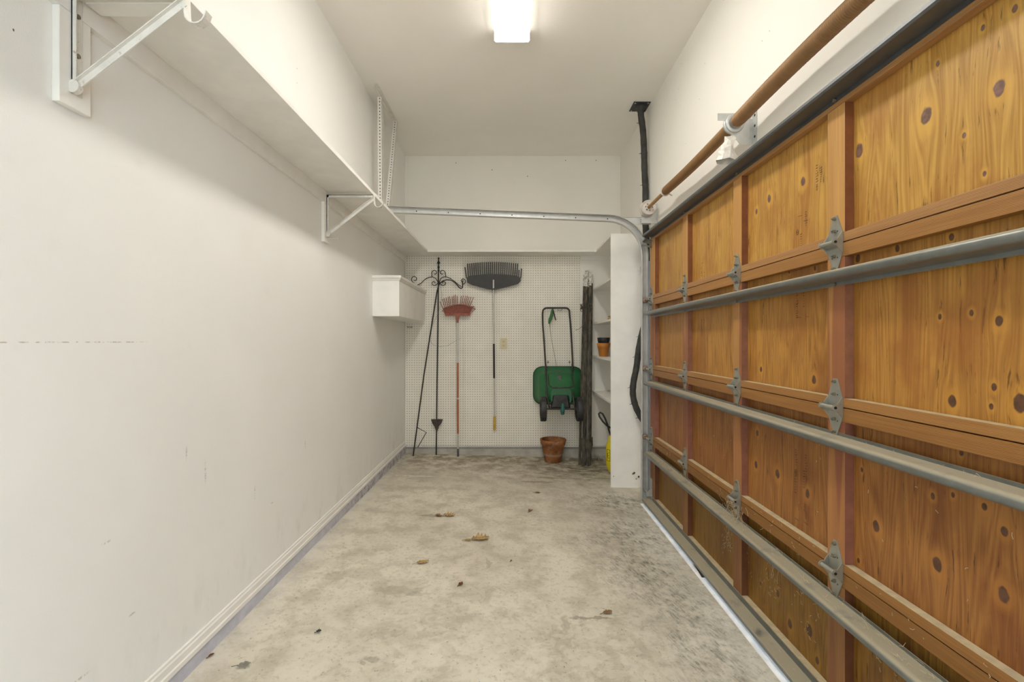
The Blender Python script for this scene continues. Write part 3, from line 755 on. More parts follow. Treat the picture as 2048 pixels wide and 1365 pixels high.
# boxed cover in the left corner
t = thing('wall_box', 'white boxed cover with moulded top edge in the back left corner', 'box', (-1.01, 4.35, 1.378))
b = MB(); XB = -.908; b.box((XL, 3.78, 1.378), (XB, YB - .012, 1.69)); b.build('box_body', M_panel, t, bevel=.001)
b = MB()
pr = [(0, 1.664), (.006, 1.667), (.010, 1.678), (.016, 1.684), (.018, 1.690), (.018, 1.703), (.012, 1.707), (-.02, 1.707)]
b.sheet([(XL, 3.78 - a, z) for a, z in pr], (XB - XL, 0, 0))
ring1 = [(XB, 3.78 - a, z) for a, z in pr]; ring2 = [(XB + a, 3.78 - a, z) for a, z in pr]; ring3 = [(XB + a, YB - .012, z) for a, z in pr]; n = len(pr)
b.add(ring1 + ring2, [(i, i+1, n+i+1, n+i) for i in range(n-1)]); b.add(ring2 + ring3, [(i, i+1, n+i+1, n+i) for i in range(n-1)])
b.box((XL, 3.79, 1.690), (XB - .005, YB - .012, 1.7065))
b.build('top_moulding', M_trim, t)

# right shelving unit
XC0, YC0 = .840, 3.985
t = thing('shelving_unit', 'tall white built-in shelving unit with side panel beside the garage door track', 'shelf', (.99, 4.45, fz(.9, 4.4)))
b = MB(); zb_ = fz(.84, 3.985); b.box((XC0, YC0, zb_ - .006), (1.128, YC0 + .020, ZS1)); b.build('side_panel', M_panel, t, bevel=.001)
b = MB(); b.box((XC0, YC0 + .0202, ZS0), (XR, YB, ZS1 - .001)); b.build('shelf', M_shelf, t)
SHZ = [1.722, 1.368, 1.025, .657]
for z in SHZ:
    b = MB(); b.box((XC0 + .003, YC0 + .0202, z - .019), (XR, YB, z)); b.build('shelf', M_shelf, t, bevel=.001)
b = MB(); b.box((.716, YB - .018, ZS0 - .042), (XR, YB, ZS0)); b.build('cleat', M_trim, t)
for z in SHZ:
    b = MB(); b.box((XC0 - .10 if z > 1.6 else XC0 + .01, YB - .016, z - .055), (XR, YB, z - .0195)); b.build('cleat', M_trim, t)
rnd = random.Random(2)
for px, py, r in ((1267, 947, .011), (1277, 954, .009), (1272, 958, .004), (1227, 953, .004)):
    c = W(px, py, YC0)
    b = MB()
    for k in range(4): b.lathe((c.x + rnd.uniform(-r, r) * .6, c.y - .004, c.z + rnd.uniform(-r, r) * .4), [(r * .7, 0), (r * .5, .003), (.0, .005)], 8, 'y')
    b.build('mud_spot', M_mud, t)

# ------------------------------------------------------------------ pegboards
YP = YB - .012
b = MB(); b.box((XL + .004, YP, .083), (W(927.6, 0, YB).x, YP + .006, ZS0 - .001)); tag(b.build('pegboard', M_peg), 'narrow white pegboard panel in the left corner behind the black garden hooks', 'pegboard')
b = MB(); b.box((W(928.2, 0, YB).x, YP, .080), (.714, YP + .006, ZS0 - .001)); tag(b.build('pegboard', M_peg), 'wide white pegboard panel behind the big black rake and the spreader', 'pegboard')
b = MB(); b.box((XL + .004, YP + .0065, .12), (.70, YB - .0005, .17)); b.box((XL + .004, YP + .0065, 1.6), (.70, YB - .0005, 1.65)); struct(b.build('trim_5', M_trim))

YK = 4.89
def Wk(px, py, Y=YK): return W(px, py, Y)
# outlet
t = thing('electrical_outlet', 'cream double electrical outlet on the pegboard right of the big rake', 'outlet', Wk(1007.5, 698, YP))
c = W(1007.5, 687.5, YP); iv = simple('ivory plastic', (.66, .58, .38), .4, var=.03)
b = MB(); b.box((c.x - .036, YP - .006, c.z - .058), (c.x + .036, YP, c.z + .058)); b.build('cover_plate', iv, t, bevel=.003)
b = MB()
for dz in (.021, -.021): b.box((c.x - .017, YP - .009, c.z + dz - .014), (c.x + .017, YP - .006, c.z + dz + .014))
b.cur = 1
for dz in (.021, -.021):
    for dx in (-.007, .007): b.box((c.x + dx - .0014, YP - .0097, c.z + dz - .003), (c.x + dx + .0014, YP - .009, c.z + dz + .006))
    b.cyl((c.x, YP - .0097, c.z + dz - .008), (c.x, YP - .009, c.z + dz - .008), .0026, 8)
b.build('socket', [iv, M_dark], t)

# big black leaf rake
M_alum = metal('aluminium handle', (.62, .61, .57), .35, .5)
t = thing('leaf_rake', 'wide black plastic leaf rake hanging head up with a long metal handle', 'rake', Wk(989, 861))
rb = MB()
top_pts = []; NTn = 28
low = [(930, 560), (934.5, 566), (945, 571), (962, 575.5), (975, 579), (987, 580.5), (1000, 578), (1018, 573.5), (1036, 568.5), (1041, 563), (1042.5, 556)]
up = [(930 + (1042.5 - 930) * i / 12, 548.5 + 5.0 * ((i / 12 - .5) * 2) ** 2) for i in range(13)]
body = [(933, 556)] + low[1:-1] + [(1041.5, 556)] + [(x, y) for x, y in up[::-1]][1:-1]
rb.prism([Wk(x, y, YK - .02) for x, y in body][::-1], (0, -.006, 0))
for i in range(NTn):
    u = i / (NTn - 1); k = (u - .5) * 2
    xb = 933 + u * 108.5; yb_ = 549 + 5.5 * k * k
    xt = 987.5 + (xb - 987.5) * (1.04) ; yt = 524.5 + 4.5 * k * k + (4 if i == 0 else 0)
    if i == 0: xt, yt = 930, 535
    if i == NTn - 1: xt, yt = 1043, 538
    if i == NTn - 2: xt, yt = 1038, 540
    p0 = Wk(xb, yb_ + 2, YK - .023); p1 = Wk(xt, yt, YK - .035)
    rb.beam(p0, p1, .0125, .004, up=(0, 1, 0))
    if i not in (NTn - 2,): rb.beam(p1, p1 + Vector((0, .025, .004)), .0125, .004)
rb.beam(Wk(987, 556, YK - .028), Wk(987, 581, YK - .028), .04, .012, up=(0, 1, 0))
rb.build('rake_head', M_rakeblack, t)
b = MB(); b.tube([Wk(987, 560, YK - .045), Wk(987, 577, YK - .04)], .0085, 12); b.tube([Wk(987, 580, YK - .03), Wk(987.5, 640, YK - .02), Wk(989, 834, YK - .012)], .0088, 12); b.build('handle', M_alum, t)
b = MB(); b.tube([Wk(987.7, 688, YK - .0185), Wk(988.2, 757, YK - .015)], .0108, 14); b.build('grip', M_blackplastic, t)
b = MB(); b.tube([Wk(989, 833, YK - .012), Wk(989, 835, YK - .012), Wk(989, 858, YK - .011), Wk(989, 861, YK - .011)], [.0128, .0138, .0138, .012], 14); b.build('end_grip', simple('yellow plastic', (.58, .38, .06), .5), t)
b = MB(); c = Wk(987, 584, YK - .03); b.tube([c + Vector((-.012, .045, .0)), c + Vector((-.012, -.015, 0)), c + Vector((-.012, -.022, .012))], .0022, 6); b.tube([c + Vector((.012, .045, .0)), c + Vector((.012, -.015, 0)), c + Vector((.012, -.022, .012))], .0022, 6)
tag(b.build('peg_hook', M_zinc), 'pair of metal peg hooks holding up the big black rake', 'hook')

# red lawn rake
M_red = simple('faded red plastic', (.30, .085, .055), .55, var=.25, vscale=60)
M_redold = simple('dusty brown-red tines', (.32, .13, .075), .7, var=.3, vscale=60)
t = thing('lawn_rake', 'small faded red lawn rake with orange handle standing upside down against the pegboard', 'rake', Wk(915, 905))
b = MB(); YR = YK - .02
b.prism([Wk(*q, YR) for q in ((889, 627), (940, 627), (943.5, 620), (949, 613), (942, 613), (930, 611), (917, 610), (900, 612), (886, 617))], (0, -.004, 0))
b.prism([Wk(*q, YR - .004) for q in ((891, 632), (940, 632), (942, 627), (889, 627))], (0, -.010, 0))
b.prism([Wk(*q, YR - .003) for q in ((911.5, 632), (919, 632), (917.5, 640), (917, 647), (913, 647), (912.5, 640))], (0, -.014, 0))
nred = 24
arc = lambda u: (884 + 67 * u, 621 - 11.5 * math.sin(PI * min(1, max(0, u * .98 + .02))) + (u - .5) * -4)
for i in range(nred):
    u = i / (nred - 1); xb = 893 + u * 46; k = (u - .5) * 2
    xm, ym = arc(u)
    b.tube([Wk(xb, 628, YR - .006), Wk(xm, ym, YR - .008)], .0022, 5)
tl = [(880, 604), (885, 599), (888, 597), (892, 595.5), (896, 594.5), (899, 593.5), (904, 593.5), (907.5, 592.5), (910.5, 590.5), (914.5, 593), None, (922.5, 593), (926.5, 592.5), (931, 593), (934.5, 593), (938, 594.5), (942, 595), (947, 595.5)]
for i, q in enumerate(tl):
    if q is None: continue
    u = i / (len(tl) - 1); u = .06 + u * .74 + (0 if i < 9 else 0)
    xm, ym = arc(u)
    b.tube([Wk(xm, ym + 3, YR - .008), Wk(*q, YR - .014), Wk(q[0], q[1] - .3, YR + .003)], .0036, 5)
b.build('rake_head', M_red, t)
b = MB(); b.tube([Wk(*arc(i / 16), YR - .011) for i in range(17)], .0048, 6); br = b.build('tine_band', M_redold, t)
b = MB(); b.tube([Wk(915, 646, YR - .010), Wk(915.5, 727, YR - .012), Wk(915.6, 797, YR - .018), Wk(915.8, 867, YR - .022), Wk(916, 899, YR - .026)], .0093, 12); b.build('handle', M_alum, t)
b = MB(); b.tube([Wk(915.5, 726, YR - .012), Wk(915.6, 796, YR - .018)], .0108, 12); b.tube([Wk(915.6, 799, YR - .018), Wk(915.8, 868, YR - .022)], .0108, 12); b.build('orange_sleeve', simple('orange sleeve', (.42, .145, .06), .5, var=.1), t)
b = MB(); c = Wk(916, 898, YR - .026); zf = fz(c.x, c.y); b.tube([c, (c.x, c.y, zf + .001)], .0105, 12); b.build('end_cap', simple('grey rubber', (.12, .115, .10), .8), t)

# scrolled plant hanger
def spiral(cx, cy, r0, a0, a1, n=18, r1=None, Y=YK):
    out = []
    for i in range(n + 1):
        u = i / n; a = a0 + (a1 - a0) * u; r = r0 + ((r1 if r1 is not None else r0) - r0) * u
        out.append(Wk(cx + r * math.cos(a), cy - r * math.sin(a), Y))
    return out
t = thing('garden_hook', 'black wrought iron plant stake with scrolls and a spade foot standing upright against the pegboard', 'garden hook', (Wk(872, 909).x, 4.88, fz(-.79, 4.88)))
YG = 4.885
zf = fz(-.79, YG)
b = MB(); top_ = Wk(877, 545, YG); b.tube([top_, Wk(876, 640, YG), Wk(874, 780, YG), (Wk(872.5, 905, YG).x, YG, zf + .001)], .0068, 8)
b.build('pole', M_blackmetal, t)
b = MB(); c = Wk(877.3, 545, YG)
b.lathe((c.x, c.y, c.z), [(.006, 0), (.012, .02), (.006, .03), (.012, .05), (.012, .055), (.006, .075), (.007, .085), (.017, .098), (.010, .110), (.005, .13), (.009, .142), (.009, .150), (0, .158)], 12)
b.build('finial', M_blackmetal, t)
b = MB()
rr_ = .0042
b.tube([Wk(x, y, YG) for x, y in ((834, 571), (842, 567), (850, 559), (858, 555), (865, 554), (871, 557), (875, 562), (876.5, 568))], rr_, 6)
b.tube([Wk(x, y, YG) for x, y in ((923, 574), (917, 570), (908, 562), (900, 557), (893, 554), (886, 554.5), (881, 558), (879, 564), (877.5, 570))], rr_, 6)
b.tube(spiral(869.5, 546, 6.3, 3.6, 3.6 - 5.8, 20, 2.2, YG) + [], rr_, 6); b.tube([Wk(864, 548, YG), Wk(864, 552, YG), Wk(865, 555, YG)], rr_, 6)
b.tube(spiral(884.5, 546, 6.3, -.45, -.45 + 5.8, 20, 2.2, YG), rr_, 6); b.tube([Wk(891, 548.5, YG), Wk(891.5, 551, YG), Wk(890.5, 554, YG)], rr_, 6)
b.tube(spiral(868, 566.5, 5.0, -1.2, -1.2 - 5.5, 20, 1.8, YG) , rr_, 6); b.tube([Wk(870, 571.5, YG), Wk(877, 566, YG)], rr_, 6)
b.tube(spiral(887, 566.5, 5.0, PI + 1.2, PI + 1.2 + 5.5, 20, 1.8, YG), rr_, 6); b.tube([Wk(885, 571.5, YG), Wk(877.5, 566, YG)], rr_, 6)
b.tube(spiral(829.2, 558.5, 6.6, 3.9, 3.9 - 6.4, 24, 2.3, YG - .006), rr_, 6); b.tube([Wk(824.6, 563, YG - .006), Wk(829, 569, YG - .004), Wk(834, 571, YG)], rr_, 6)
b.tube(spiral(925.8, 562.6, 6.4, -1.9, -1.9 + 6.4, 24, 2.3, YG - .004), rr_, 6)
b.build('scrolls', M_blackmetal, t)
b = MB(); b.prism([Wk(x, y, YG - .009) for x, y in ((862, 839), (886, 839), (883, 847), (878, 853), (874.5, 864), (873, 864), (868.5, 853), (864.5, 847))], (0, -.003, 0))
b.build('spade_foot', simple('rusty black plate', (.06, .045, .038), .8, var=.5, vscale=60), t)
t = thing('garden_hook', 'black shepherd hook leaning left with a bent step prong near the floor', 'garden hook', (Wk(826, 910).x, 4.8, fz(-1.0, 4.8)))
YH = 4.865; x0 = Wk(826, 911, 4.80).x
b = MB(); b.tube([Wk(877.5, 570, YH), Wk(874, 584, YH), Wk(862, 660, YH - .02), Wk(848, 750, YH - .04), (x0, 4.81, fz(x0, 4.81) + .001)], .0068, 8); b.build('pole', M_blackmetal, t)
b = MB(); b.tube([Wk(x, y, YH) for x, y in ((877, 571), (881, 566), (886, 562), (893, 560), (901, 560.5), (908, 564), (914, 570), (919, 576), (922.5, 577.5), (925, 575.5), (925.5, 570), (925, 565), (926, 561))], .0056, 8)
b.build('hook_arm', M_blackmetal, t)
b = MB(); b.tube([Wk(834, 855.5, 4.815), Wk(852.5, 865.5, 4.81), Wk(835.5, 895.5, 4.80)], .0042, 8); b.build('step_prong', M_blackmetal, t)
b = MB(); g_ = MB(); b.tube([Wk(x, y, YH + .01) for x, y in ((881, 574), (884, 590), (882, 608), (875, 630), (866, 648), (860, 668), (859, 680), (866, 690), (880, 694), (895, 692), (910, 683), (921, 677))], .0012, 5)
tag(b.build('wire', simple('thin green wire', (.16, .15, .08), .6)), 'thin loose green wire looped around the black garden hooks', 'wire')
def pegh(px, py, label, Y=YP):
    b = MB(); c = W(px, py, Y)
    for dx in (-.020, .020):
        b.tube([c + Vector((dx, .003, .012)), c + Vector((dx, -.03, .004)), c + Vector((dx * .9, -.055, .0)), c + Vector((dx * .8, -.062, .014))], .0022, 6)
    b.tube([c + Vector((-.022, -.004, .004)), c + Vector((.022, -.004, .004))], .0022, 6)
    return tag(b.build('peg_hook', M_nut), label, 'hook')
pegh(821, 656, 'small empty wire hook on the pegboard under the white corner box')
pegh(1119, 622, 'double wire peg hook holding the handle of the green spreader')

# ------------------------------------------------------------------ green broadcast spreader
M_green = simple('green plastic hopper', (.018, .13, .045), .35, var=.12, vscale=12)
M_greenin = simple('green lever plastic', (.03, .14, .04), .4)
t = thing('broadcast_spreader', 'green and black wheeled lawn spreader hung by its handle on the pegboard', 'lawn spreader', Wk(1119, 842, 4.75))
def rrect(cx, cz, w_, h_, r, Y, n=5):
    out = []
    for sx, sz, a0 in ((1, 1, 0), (-1, 1, PI/2), (-1, -1, PI), (1, -1, 3*PI/2)):
        for k in range(n + 1):
            a = a0 + PI / 2 * k / n
            out.append(Vector((cx + sx * (w_/2 - r) + r * math.cos(a), Y, cz + sz * (h_/2 - r) + r * math.sin(a))))
    return out
hc = Wk(1115.5, 771, 4.87)
rings = [(0, 0, .495, .375, .09, 4.872), (0, 0, .505, .385, .09, 4.862), (0, 0, .495, .375, .09, 4.852), (0, -.003, .462, .345, .08, 4.84), (.002, -.012, .425, .315, .08, 4.72),
         (.004, -.02, .39, .285, .075, 4.69), (.005, -.045, .31, .225, .06, 4.64), (.006, -.072, .22, .16, .04, 4.59), (.006, -.078, .20, .145, .04, 4.575)]
b = MB(); vs_ = []
for dx, dz, w_, h_, r, Y in rings: vs_ += rrect(hc.x + dx, hc.z + dz, w_, h_, r, Y)
n = 24
b.add(vs_, [(i*n+j_, i*n+(j_+1)%n, (i+1)*n+(j_+1)%n, (i+1)*n+j_) for i in range(len(rings)-1) for j_ in range(n)], True)
b.add(vs_[-n:], [tuple(range(n))], False)
b.build('hopper', M_green, t)
b = MB()
rim = rrect(hc.x, hc.z, .505, .385, .09, 4.862, 5); b.tube(rim, .006, 6, closed=True); b.build('rim', simple('dark green rim', (.008, .03, .014), .5), t)
b = MB()
b.prism([Wk(x, y, Y_) for x, y, Y_ in ((1116, 752, 4.684), (1121, 752, 4.684), (1126, 770, 4.655), (1126, 785, 4.61), (1112, 785, 4.61), (1112, 770, 4.655))], (0, -.022, 0))
b.build('slide_plate', simple('grey plate', (.10, .08, .085), .6), t)
b = MB(); b.prism([Wk(1116, 740, 4.838), Wk(1116, 744, 4.70), Wk(1116, 758, 4.66), Wk(1116, 758, 4.70)], (.024, 0, 0)); b.build('hopper_rib', simple('dark green rib', (.012, .075, .03), .45), t)
b = MB()   # impeller guard
r0 = [Wk(x, y, 4.60) for x, y in ((1104, 793), (1140, 793), (1141, 818), (1101, 818))]; r1 = [Wk(x, y, 4.53) for x, y in ((1109, 791), (1134, 791), (1138, 815), (1103, 815))]
b.add(r0 + r1, [(0,1,2,3), (7,6,5,4), (0,4,5,1), (1,5,6,2), (2,6,7,3), (3,7,4,0)])
b.beam(Wk(1107, 815, 4.524), Wk(1136, 794, 4.524), .006, .004, up=(0, 1, 0)); b.beam(Wk(1111, 794, 4.524), Wk(1122, 808, 4.524), .006, .004, up=(0, 1, 0))
b.build('deflector', M_blackplastic, t, bevel=.004)
tubm = simple('dark worn steel tube', (.040, .036, .030), .45, var=.4, vscale=40)
b = MB()
b.tube([Wk(x, y, Y) for x, y, Y in ((1092, 742, 4.74), (1090.5, 720, 4.79), (1088, 680, 4.85), (1085.5, 650, 4.865), (1085, 628, 4.87), (1086, 621, 4.87), (1089, 617.5, 4.87), (1093, 616.3, 4.87), (1131, 616.3, 4.87), (1135.5, 617.5, 4.87), (1138.5, 621, 4.87), (1139, 628, 4.87), (1141, 650, 4.865), (1143.5, 690, 4.85), (1145, 720, 4.79), (1145.5, 742, 4.74))], .0095, 10)
b.build('handle', tubm, t)
b = MB()
b.tube([Wk(1091, 728, 4.762), Wk(1091.5, 755, 4.665), Wk(1092.5, 785, 4.60), Wk(1096, 802, 4.56), Wk(1099, 818, 4.56)], .0085, 8)
b.tube([Wk(1144.5, 728, 4.762), Wk(1144.5, 755, 4.665), Wk(1145, 785, 4.60), Wk(1147, 800, 4.56), Wk(1150, 818, 4.56)], .0085, 8)
b.tube([Wk(x, y, Y) for x, y, Y in ((1096, 750, 4.66), (1097, 768, 4.57), (1100, 773, 4.55), (1106, 775.5, 4.54), (1120, 776, 4.535), (1140, 775.5, 4.54), (1147, 772, 4.55), (1147, 765, 4.57), (1143, 750, 4.66))], .0065, 8)
b.build('frame', tubm, t)
b = MB(); b.cyl(Wk(1088, 818.5, 4.56), Wk(1158, 818.5, 4.56), .0085, 10); b.build('axle', tubm, t)
for px, sg in ((1086.5, -1), (1158.5, 1)):
    c = Wk(px, 818.5, 4.56)
    b = MB(); R = .118; wd = .028
    b.lathe(c, [(.02, -wd*.6), (.098, -wd*.5), (.102, -wd), (.115, -wd), (R, -wd*.7), (R, wd*.7), (.115, wd), (.102, wd), (.098, wd*.5), (.02, wd*.6)], 36, 'x')
    for k in range(40):
        a = 2 * PI * k / 40; u = Vector((0, math.cos(a), math.sin(a)))
        b.beam(c + u * (R + .0005) - Vector((wd * .8, 0, 0)), c + u * (R + .0005) + Vector((wd * .8, 0, 0)), .004, .003, up=u)
    wh = b.build('wheel', M_blackplastic, t)
    b = MB(); b.cyl(c - Vector((wd, 0, 0)), c + Vector((wd, 0, 0)), .022, 16)
    for k in range(6):
        a = 2 * PI * k / 6; u = Vector((0, math.cos(a), math.sin(a)))
        for sx in (-1, 1): b.beam(c + u * .018 + Vector((sx * wd * .62, 0, 0)), c + u * .1 + Vector((sx * wd * .62, 0, 0)), .014, .006, up=(1, 0, 0))
    b.build('hub', simple('dark hub', (.045, .045, .05), .5), wh)
b = MB(); c = Wk(1125.5, 818.5, 4.53); b.lathe(c + Vector((-.018, .03, 0)), [(.0, 0), (.045, 0), (.062, .004), (.062, .030), (.045, .036), (0, .036)], 24, 'x')
b.build('gear_housing', simple('teal plastic', (.02, .13, .11), .45), t)
b = MB(); 
b.tube([Wk(1105, 618, 4.86), Wk(1103, 632, 4.84), Wk(1100, 640, 4.83), Wk(1098, 648, 4.83)], [.009, .018, .018, .009], 10)
b.build('control_lever', M_greenin, t)
b = MB(); b.beam(Wk(1105, 617, 4.855), Wk(1111.5, 641, 4.83), .014, .006, up=(0, 1, 0)); b.build('trigger', M_blackplastic, t)
b = MB(); b.tube([Wk(1099, 648, 4.84), Wk(1103, 680, 4.86), Wk(1108, 705, 4.86), (Wk(1114, 738, 4.86))], .0016, 5); b.build('control_cable', M_blackmetal, t)
for px in (1096, 1139):
    b = MB(); c = Wk(px, 725, 4.775); b.cyl(c + Vector((-.012, 0, 0)), c + Vector((.012, 0, 0)), .003, 6); b.beam(c + Vector((0, 0, -.016)), c + Vector((0, 0, .016)), .005, .006, up=(0, 1, 0))
    b.build('wing_bolt', M_blackmetal, t)

# ------------------------------------------------------------------ bundle of steel fence posts
def tpost(xb, yb_, xt, yt, zt, label, white):
    c0 = Vector((xb, yb_, fz(xb, yb_) + .004)); c1 = Vector((xt, yt, zt))
    t = thing('fence_post', label, 'fence post', c0, 'steel fence posts leaning in the back right corner')
    d = (c1 - c0).normalized(); xa = Vector((1, 0, 0)); xa = (xa - d * xa.dot(d)).normalized(); ya = xa.cross(d)   # towards the camera
    if ya.y > 0: ya = -ya
    def seg(k0, k1, name, m):
        p = c0 + (c1 - c0) * k0; q = c0 + (c1 - c0) * k1
        b = MB(); f_ = .0125
        poly = [(-f_, .002), (-f_, -.002), (-.002, -.002), (-.002, -.018), (.002, -.018), (.002, -.002), (f_, -.002), (f_, .002)]
        b.prism([p + xa * a + ya * c for a, c in poly], q - p)
        n_ = int((k1 - k0) * 30)
        for i in range(n_):
            u = p + (q - p) * ((i + .5) / max(1, n_)); b.beam(u + ya * .003 - xa * .005, u + ya * .003 + xa * .005, .008, .012, up=d)
        return b.build(name, m, t)
    seg(0, 1 - white, 'post', M_post); seg(1 - white, 1, 'painted_tip', M_posttip)
    return t, c0, c1, d, xa, ya
def mk_post():
    m = NT('weathered green-brown steel', .7, .1); p = m.pos(); n = m.noise(m.scale(p, (3, 3, 1)), 14, 5, .7)
    c = m.mix(m.rng(n, .35, .65), (.030, .034, .026), (.13, .10, .07)); m.col(c); return m.mat
M_post = mk_post()
def mk_tip():
    m = NT('chipped white post paint', .6); p = m.pos(); n = m.noise(m.scale(p, (3, 3, 1)), 45, 5, .7)
    m.col(m.mix(m.rng(n, .40, .50), (.10, .08, .055), (.72, .70, .64))); return m.mat
M_posttip = mk_tip()
posts = [(.668, 4.64, .752, 4.870, 1.86, 'weathered steel fence post, leftmost in the corner bundle', .06),
         (.696, 4.60, .769, 4.838, 1.905, 'steel fence post with long white tip, second from left in the bundle', .085),
         (.722, 4.64, .792, 4.870, 1.912, 'tallest steel fence post with white tip, middle of the bundle', .09),
         (.749, 4.60, .808, 4.838, 1.905, 'fence post with flaking white tip, second from right in the bundle', .08),
         (.775, 4.66, .828, 4.872, 1.87, 'rusty brown fence post, rightmost in the bundle beside the shelves', .05)]
for a in posts: 
    t, c0, c1, d, xa, ya = tpost(*a)
    if a[0] in (.696, .749, .775):
        b = MB(); p = c0 + d * .17
        b.prism([p + xa * s_ * .001 * w_ + d * h_ - ya * .0035 for s_, w_, h_ in ((1, 24, .10), (1, 27, .02), (1, 14, -.05), (-1, 14, -.05), (-1, 27, .02), (-1, 24, .10))], -ya * .003)
        b.build('anchor_plate', M_post, t)
b = MB(); rnd = random.Random(11); tw = simple('rusty tie wire', (.10, .075, .045), .8)
for cx, cy, n in ((1164, 614, 7), (1182, 612, 4), (1163, 620, 5)):
    for k in range(n):
        p = W(cx, cy, 4.72); pts = [p + Vector((rnd.uniform(-.022, .022), rnd.uniform(-.02, .012), rnd.uniform(-.03, .03))) for _ in range(5)]
        b.tube(pts, .0018, 5)
b.tube([W(1151, 661, 4.76), W(1157, 659, 4.76), W(1162, 655, 4.75), W(1166, 652, 4.74)], .0022, 5)
tag(b.build('tie_wire', tw), 'tangle of rusty tie wire around the top of the fence posts', 'wire')

# ------------------------------------------------------------------ pots and sprayer
def mk_terra():
    m = NT('weathered terracotta', .8, 0, .2); p = m.pos(); x, y, z = m.sep(p)
    c = m.mix(m.rng(m.noise(p, 9, 5), .35, .65), (.26, .095, .035), (.44, .19, .075))
    c = m.mix(m.math('MULTIPLY', m.rng(m.noise(p, 17, 5, .65), .52, .66), .55), c, (.42, .31, .25))
    c = m.mix(m.math('MULTIPLY', m.blob(z, 0.0, .035, 0, .010, 1, .4), .45), c, (.52, .45, .36))
    m.col(c); m.bump(m.noise(p, 60, 4), .3, .002); return m.mat
zt = fz(.42, 4.76)
def pot(name, label, cx, cy, z0, r0, r1, h, m, rimh, group=None, th=.008, rimt=.008, cat='plant pot'):
    b = MB()
    prof = [(0, 0), (r0 - .003, 0), (r0, .003)]
    rr = r0 + (r1 - rimt - r0) * (1 - rimh / h)
    prof += [(rr, h - rimh), (rr + rimt, h - rimh + .002), (r1, h - .002), (r1 - .003, h), (r1 - th, h), (r1 - th - .003, h - .004), (rr - th, h - rimh), (r0 - th, .02), (0, .02)]
    b.lathe((cx, cy, z0), prof, 40); return tag(b.build(name, m), label, cat, group)
pot('terracotta_pot', 'weathered terracotta pot standing on the floor below the spreader', .415, 4.755, zt + .0005, .083, .133, .228, mk_terra(), .052, th=.012, rimt=.010)
zp = SHZ[2]
pot('flower_pot', 'orange plastic flower pot on the middle shelf of the unit', .905, 4.64, zp + .0005, .043, .066, .133, simple('orange plastic pot', (.50, .19, .028), .4, var=.05), .048, th=.003, rimt=.004)
pot('flower_pot', 'black plastic pot nested inside the orange flower pot', .905, 4.64, zp + .035, .040, .0625, .152, simple('black pot plastic', (.018, .018, .02), .35, var=.1), .04, th=.003, rimt=.002)
# yellow sprayer under the lowest shelf
cx_s, cy_s = .985, 4.40; z0 = fz(cx_s, cy_s)
t = thing('pump_sprayer', 'yellow plastic pump sprayer with black handle behind the shelf side panel', 'sprayer', (cx_s, cy_s, z0))
b = MB(); b.lathe((cx_s, cy_s, z0 + .001), [(0, 0), (.06, 0), (.078, .012), (.098, .06), (.105, .12), (.105, .20), (.098, .27), (.082, .315), (.078, .345), (.050, .36), (0, .362)], 32); b.build('tank', simple('yellow plastic tank', (.78, .66, .015), .4, var=.06, vscale=15), t)
b = MB(); lp = [(1222, 857, 4.37), (1214, 852, 4.37), (1206, 844, 4.37), (1199, 834, 4.37), (1197.5, 828, 4.37), (1200, 825.5, 4.37), (1205, 828, 4.37), (1210, 837, 4.37), (1215, 850, 4.38), (1219, 865, 4.39), (1226, 880, 4.40)]
b.tube([W(*q) for q in lp], .0085, 10); b.build('pump_handle', M_blackplastic, t)
b = MB(); 
for k in range(-5, 6):
    pass
def on_tank(a, z, r=.106): return (cx_s + r * math.cos(a), cy_s + r * math.sin(a), z0 + z)
a0, a1 = PI * 1.10, PI * 1.22
for q in ([on_tank(a0, .13), on_tank(a0, .235)], [on_tank(a1, .13), on_tank(a1, .235)], [on_tank(a0, .13), on_tank((a0 + a1) / 2, .13), on_tank(a1, .13)], [on_tank(a0, .235), on_tank((a0 + a1) / 2, .235), on_tank(a1, .235)],
          [on_tank(a0 + .1, .15), on_tank(a1 - .1, .16)], [on_tank(a0 + .1, .175), on_tank(a1 - .1, .185)], [on_tank(a0 + .1, .20), on_tank(a1 - .1, .205)], [on_tank(a0 + .1, .16), on_tank(a0 + .1, .20)]):
    b.tube(q, .0018, 5)
lb = b.build('printed_mark', M_blackplastic, t)
b = MB(); c = W(1218.5, 634, 4.1); b.lathe((c.x + .01, 4.15, SHZ[1] + .0005), [(0, 0), (.014, 0), (.014, .014), (.011, .016), (.011, .02), (.014, .022), (.014, .034), (0, .034)], 16)
tag(b.build('small_spool', simple('dull brass', (.30, .22, .10), .5)), 'tiny dull spool on the second shelf next to the side panel', 'spool')

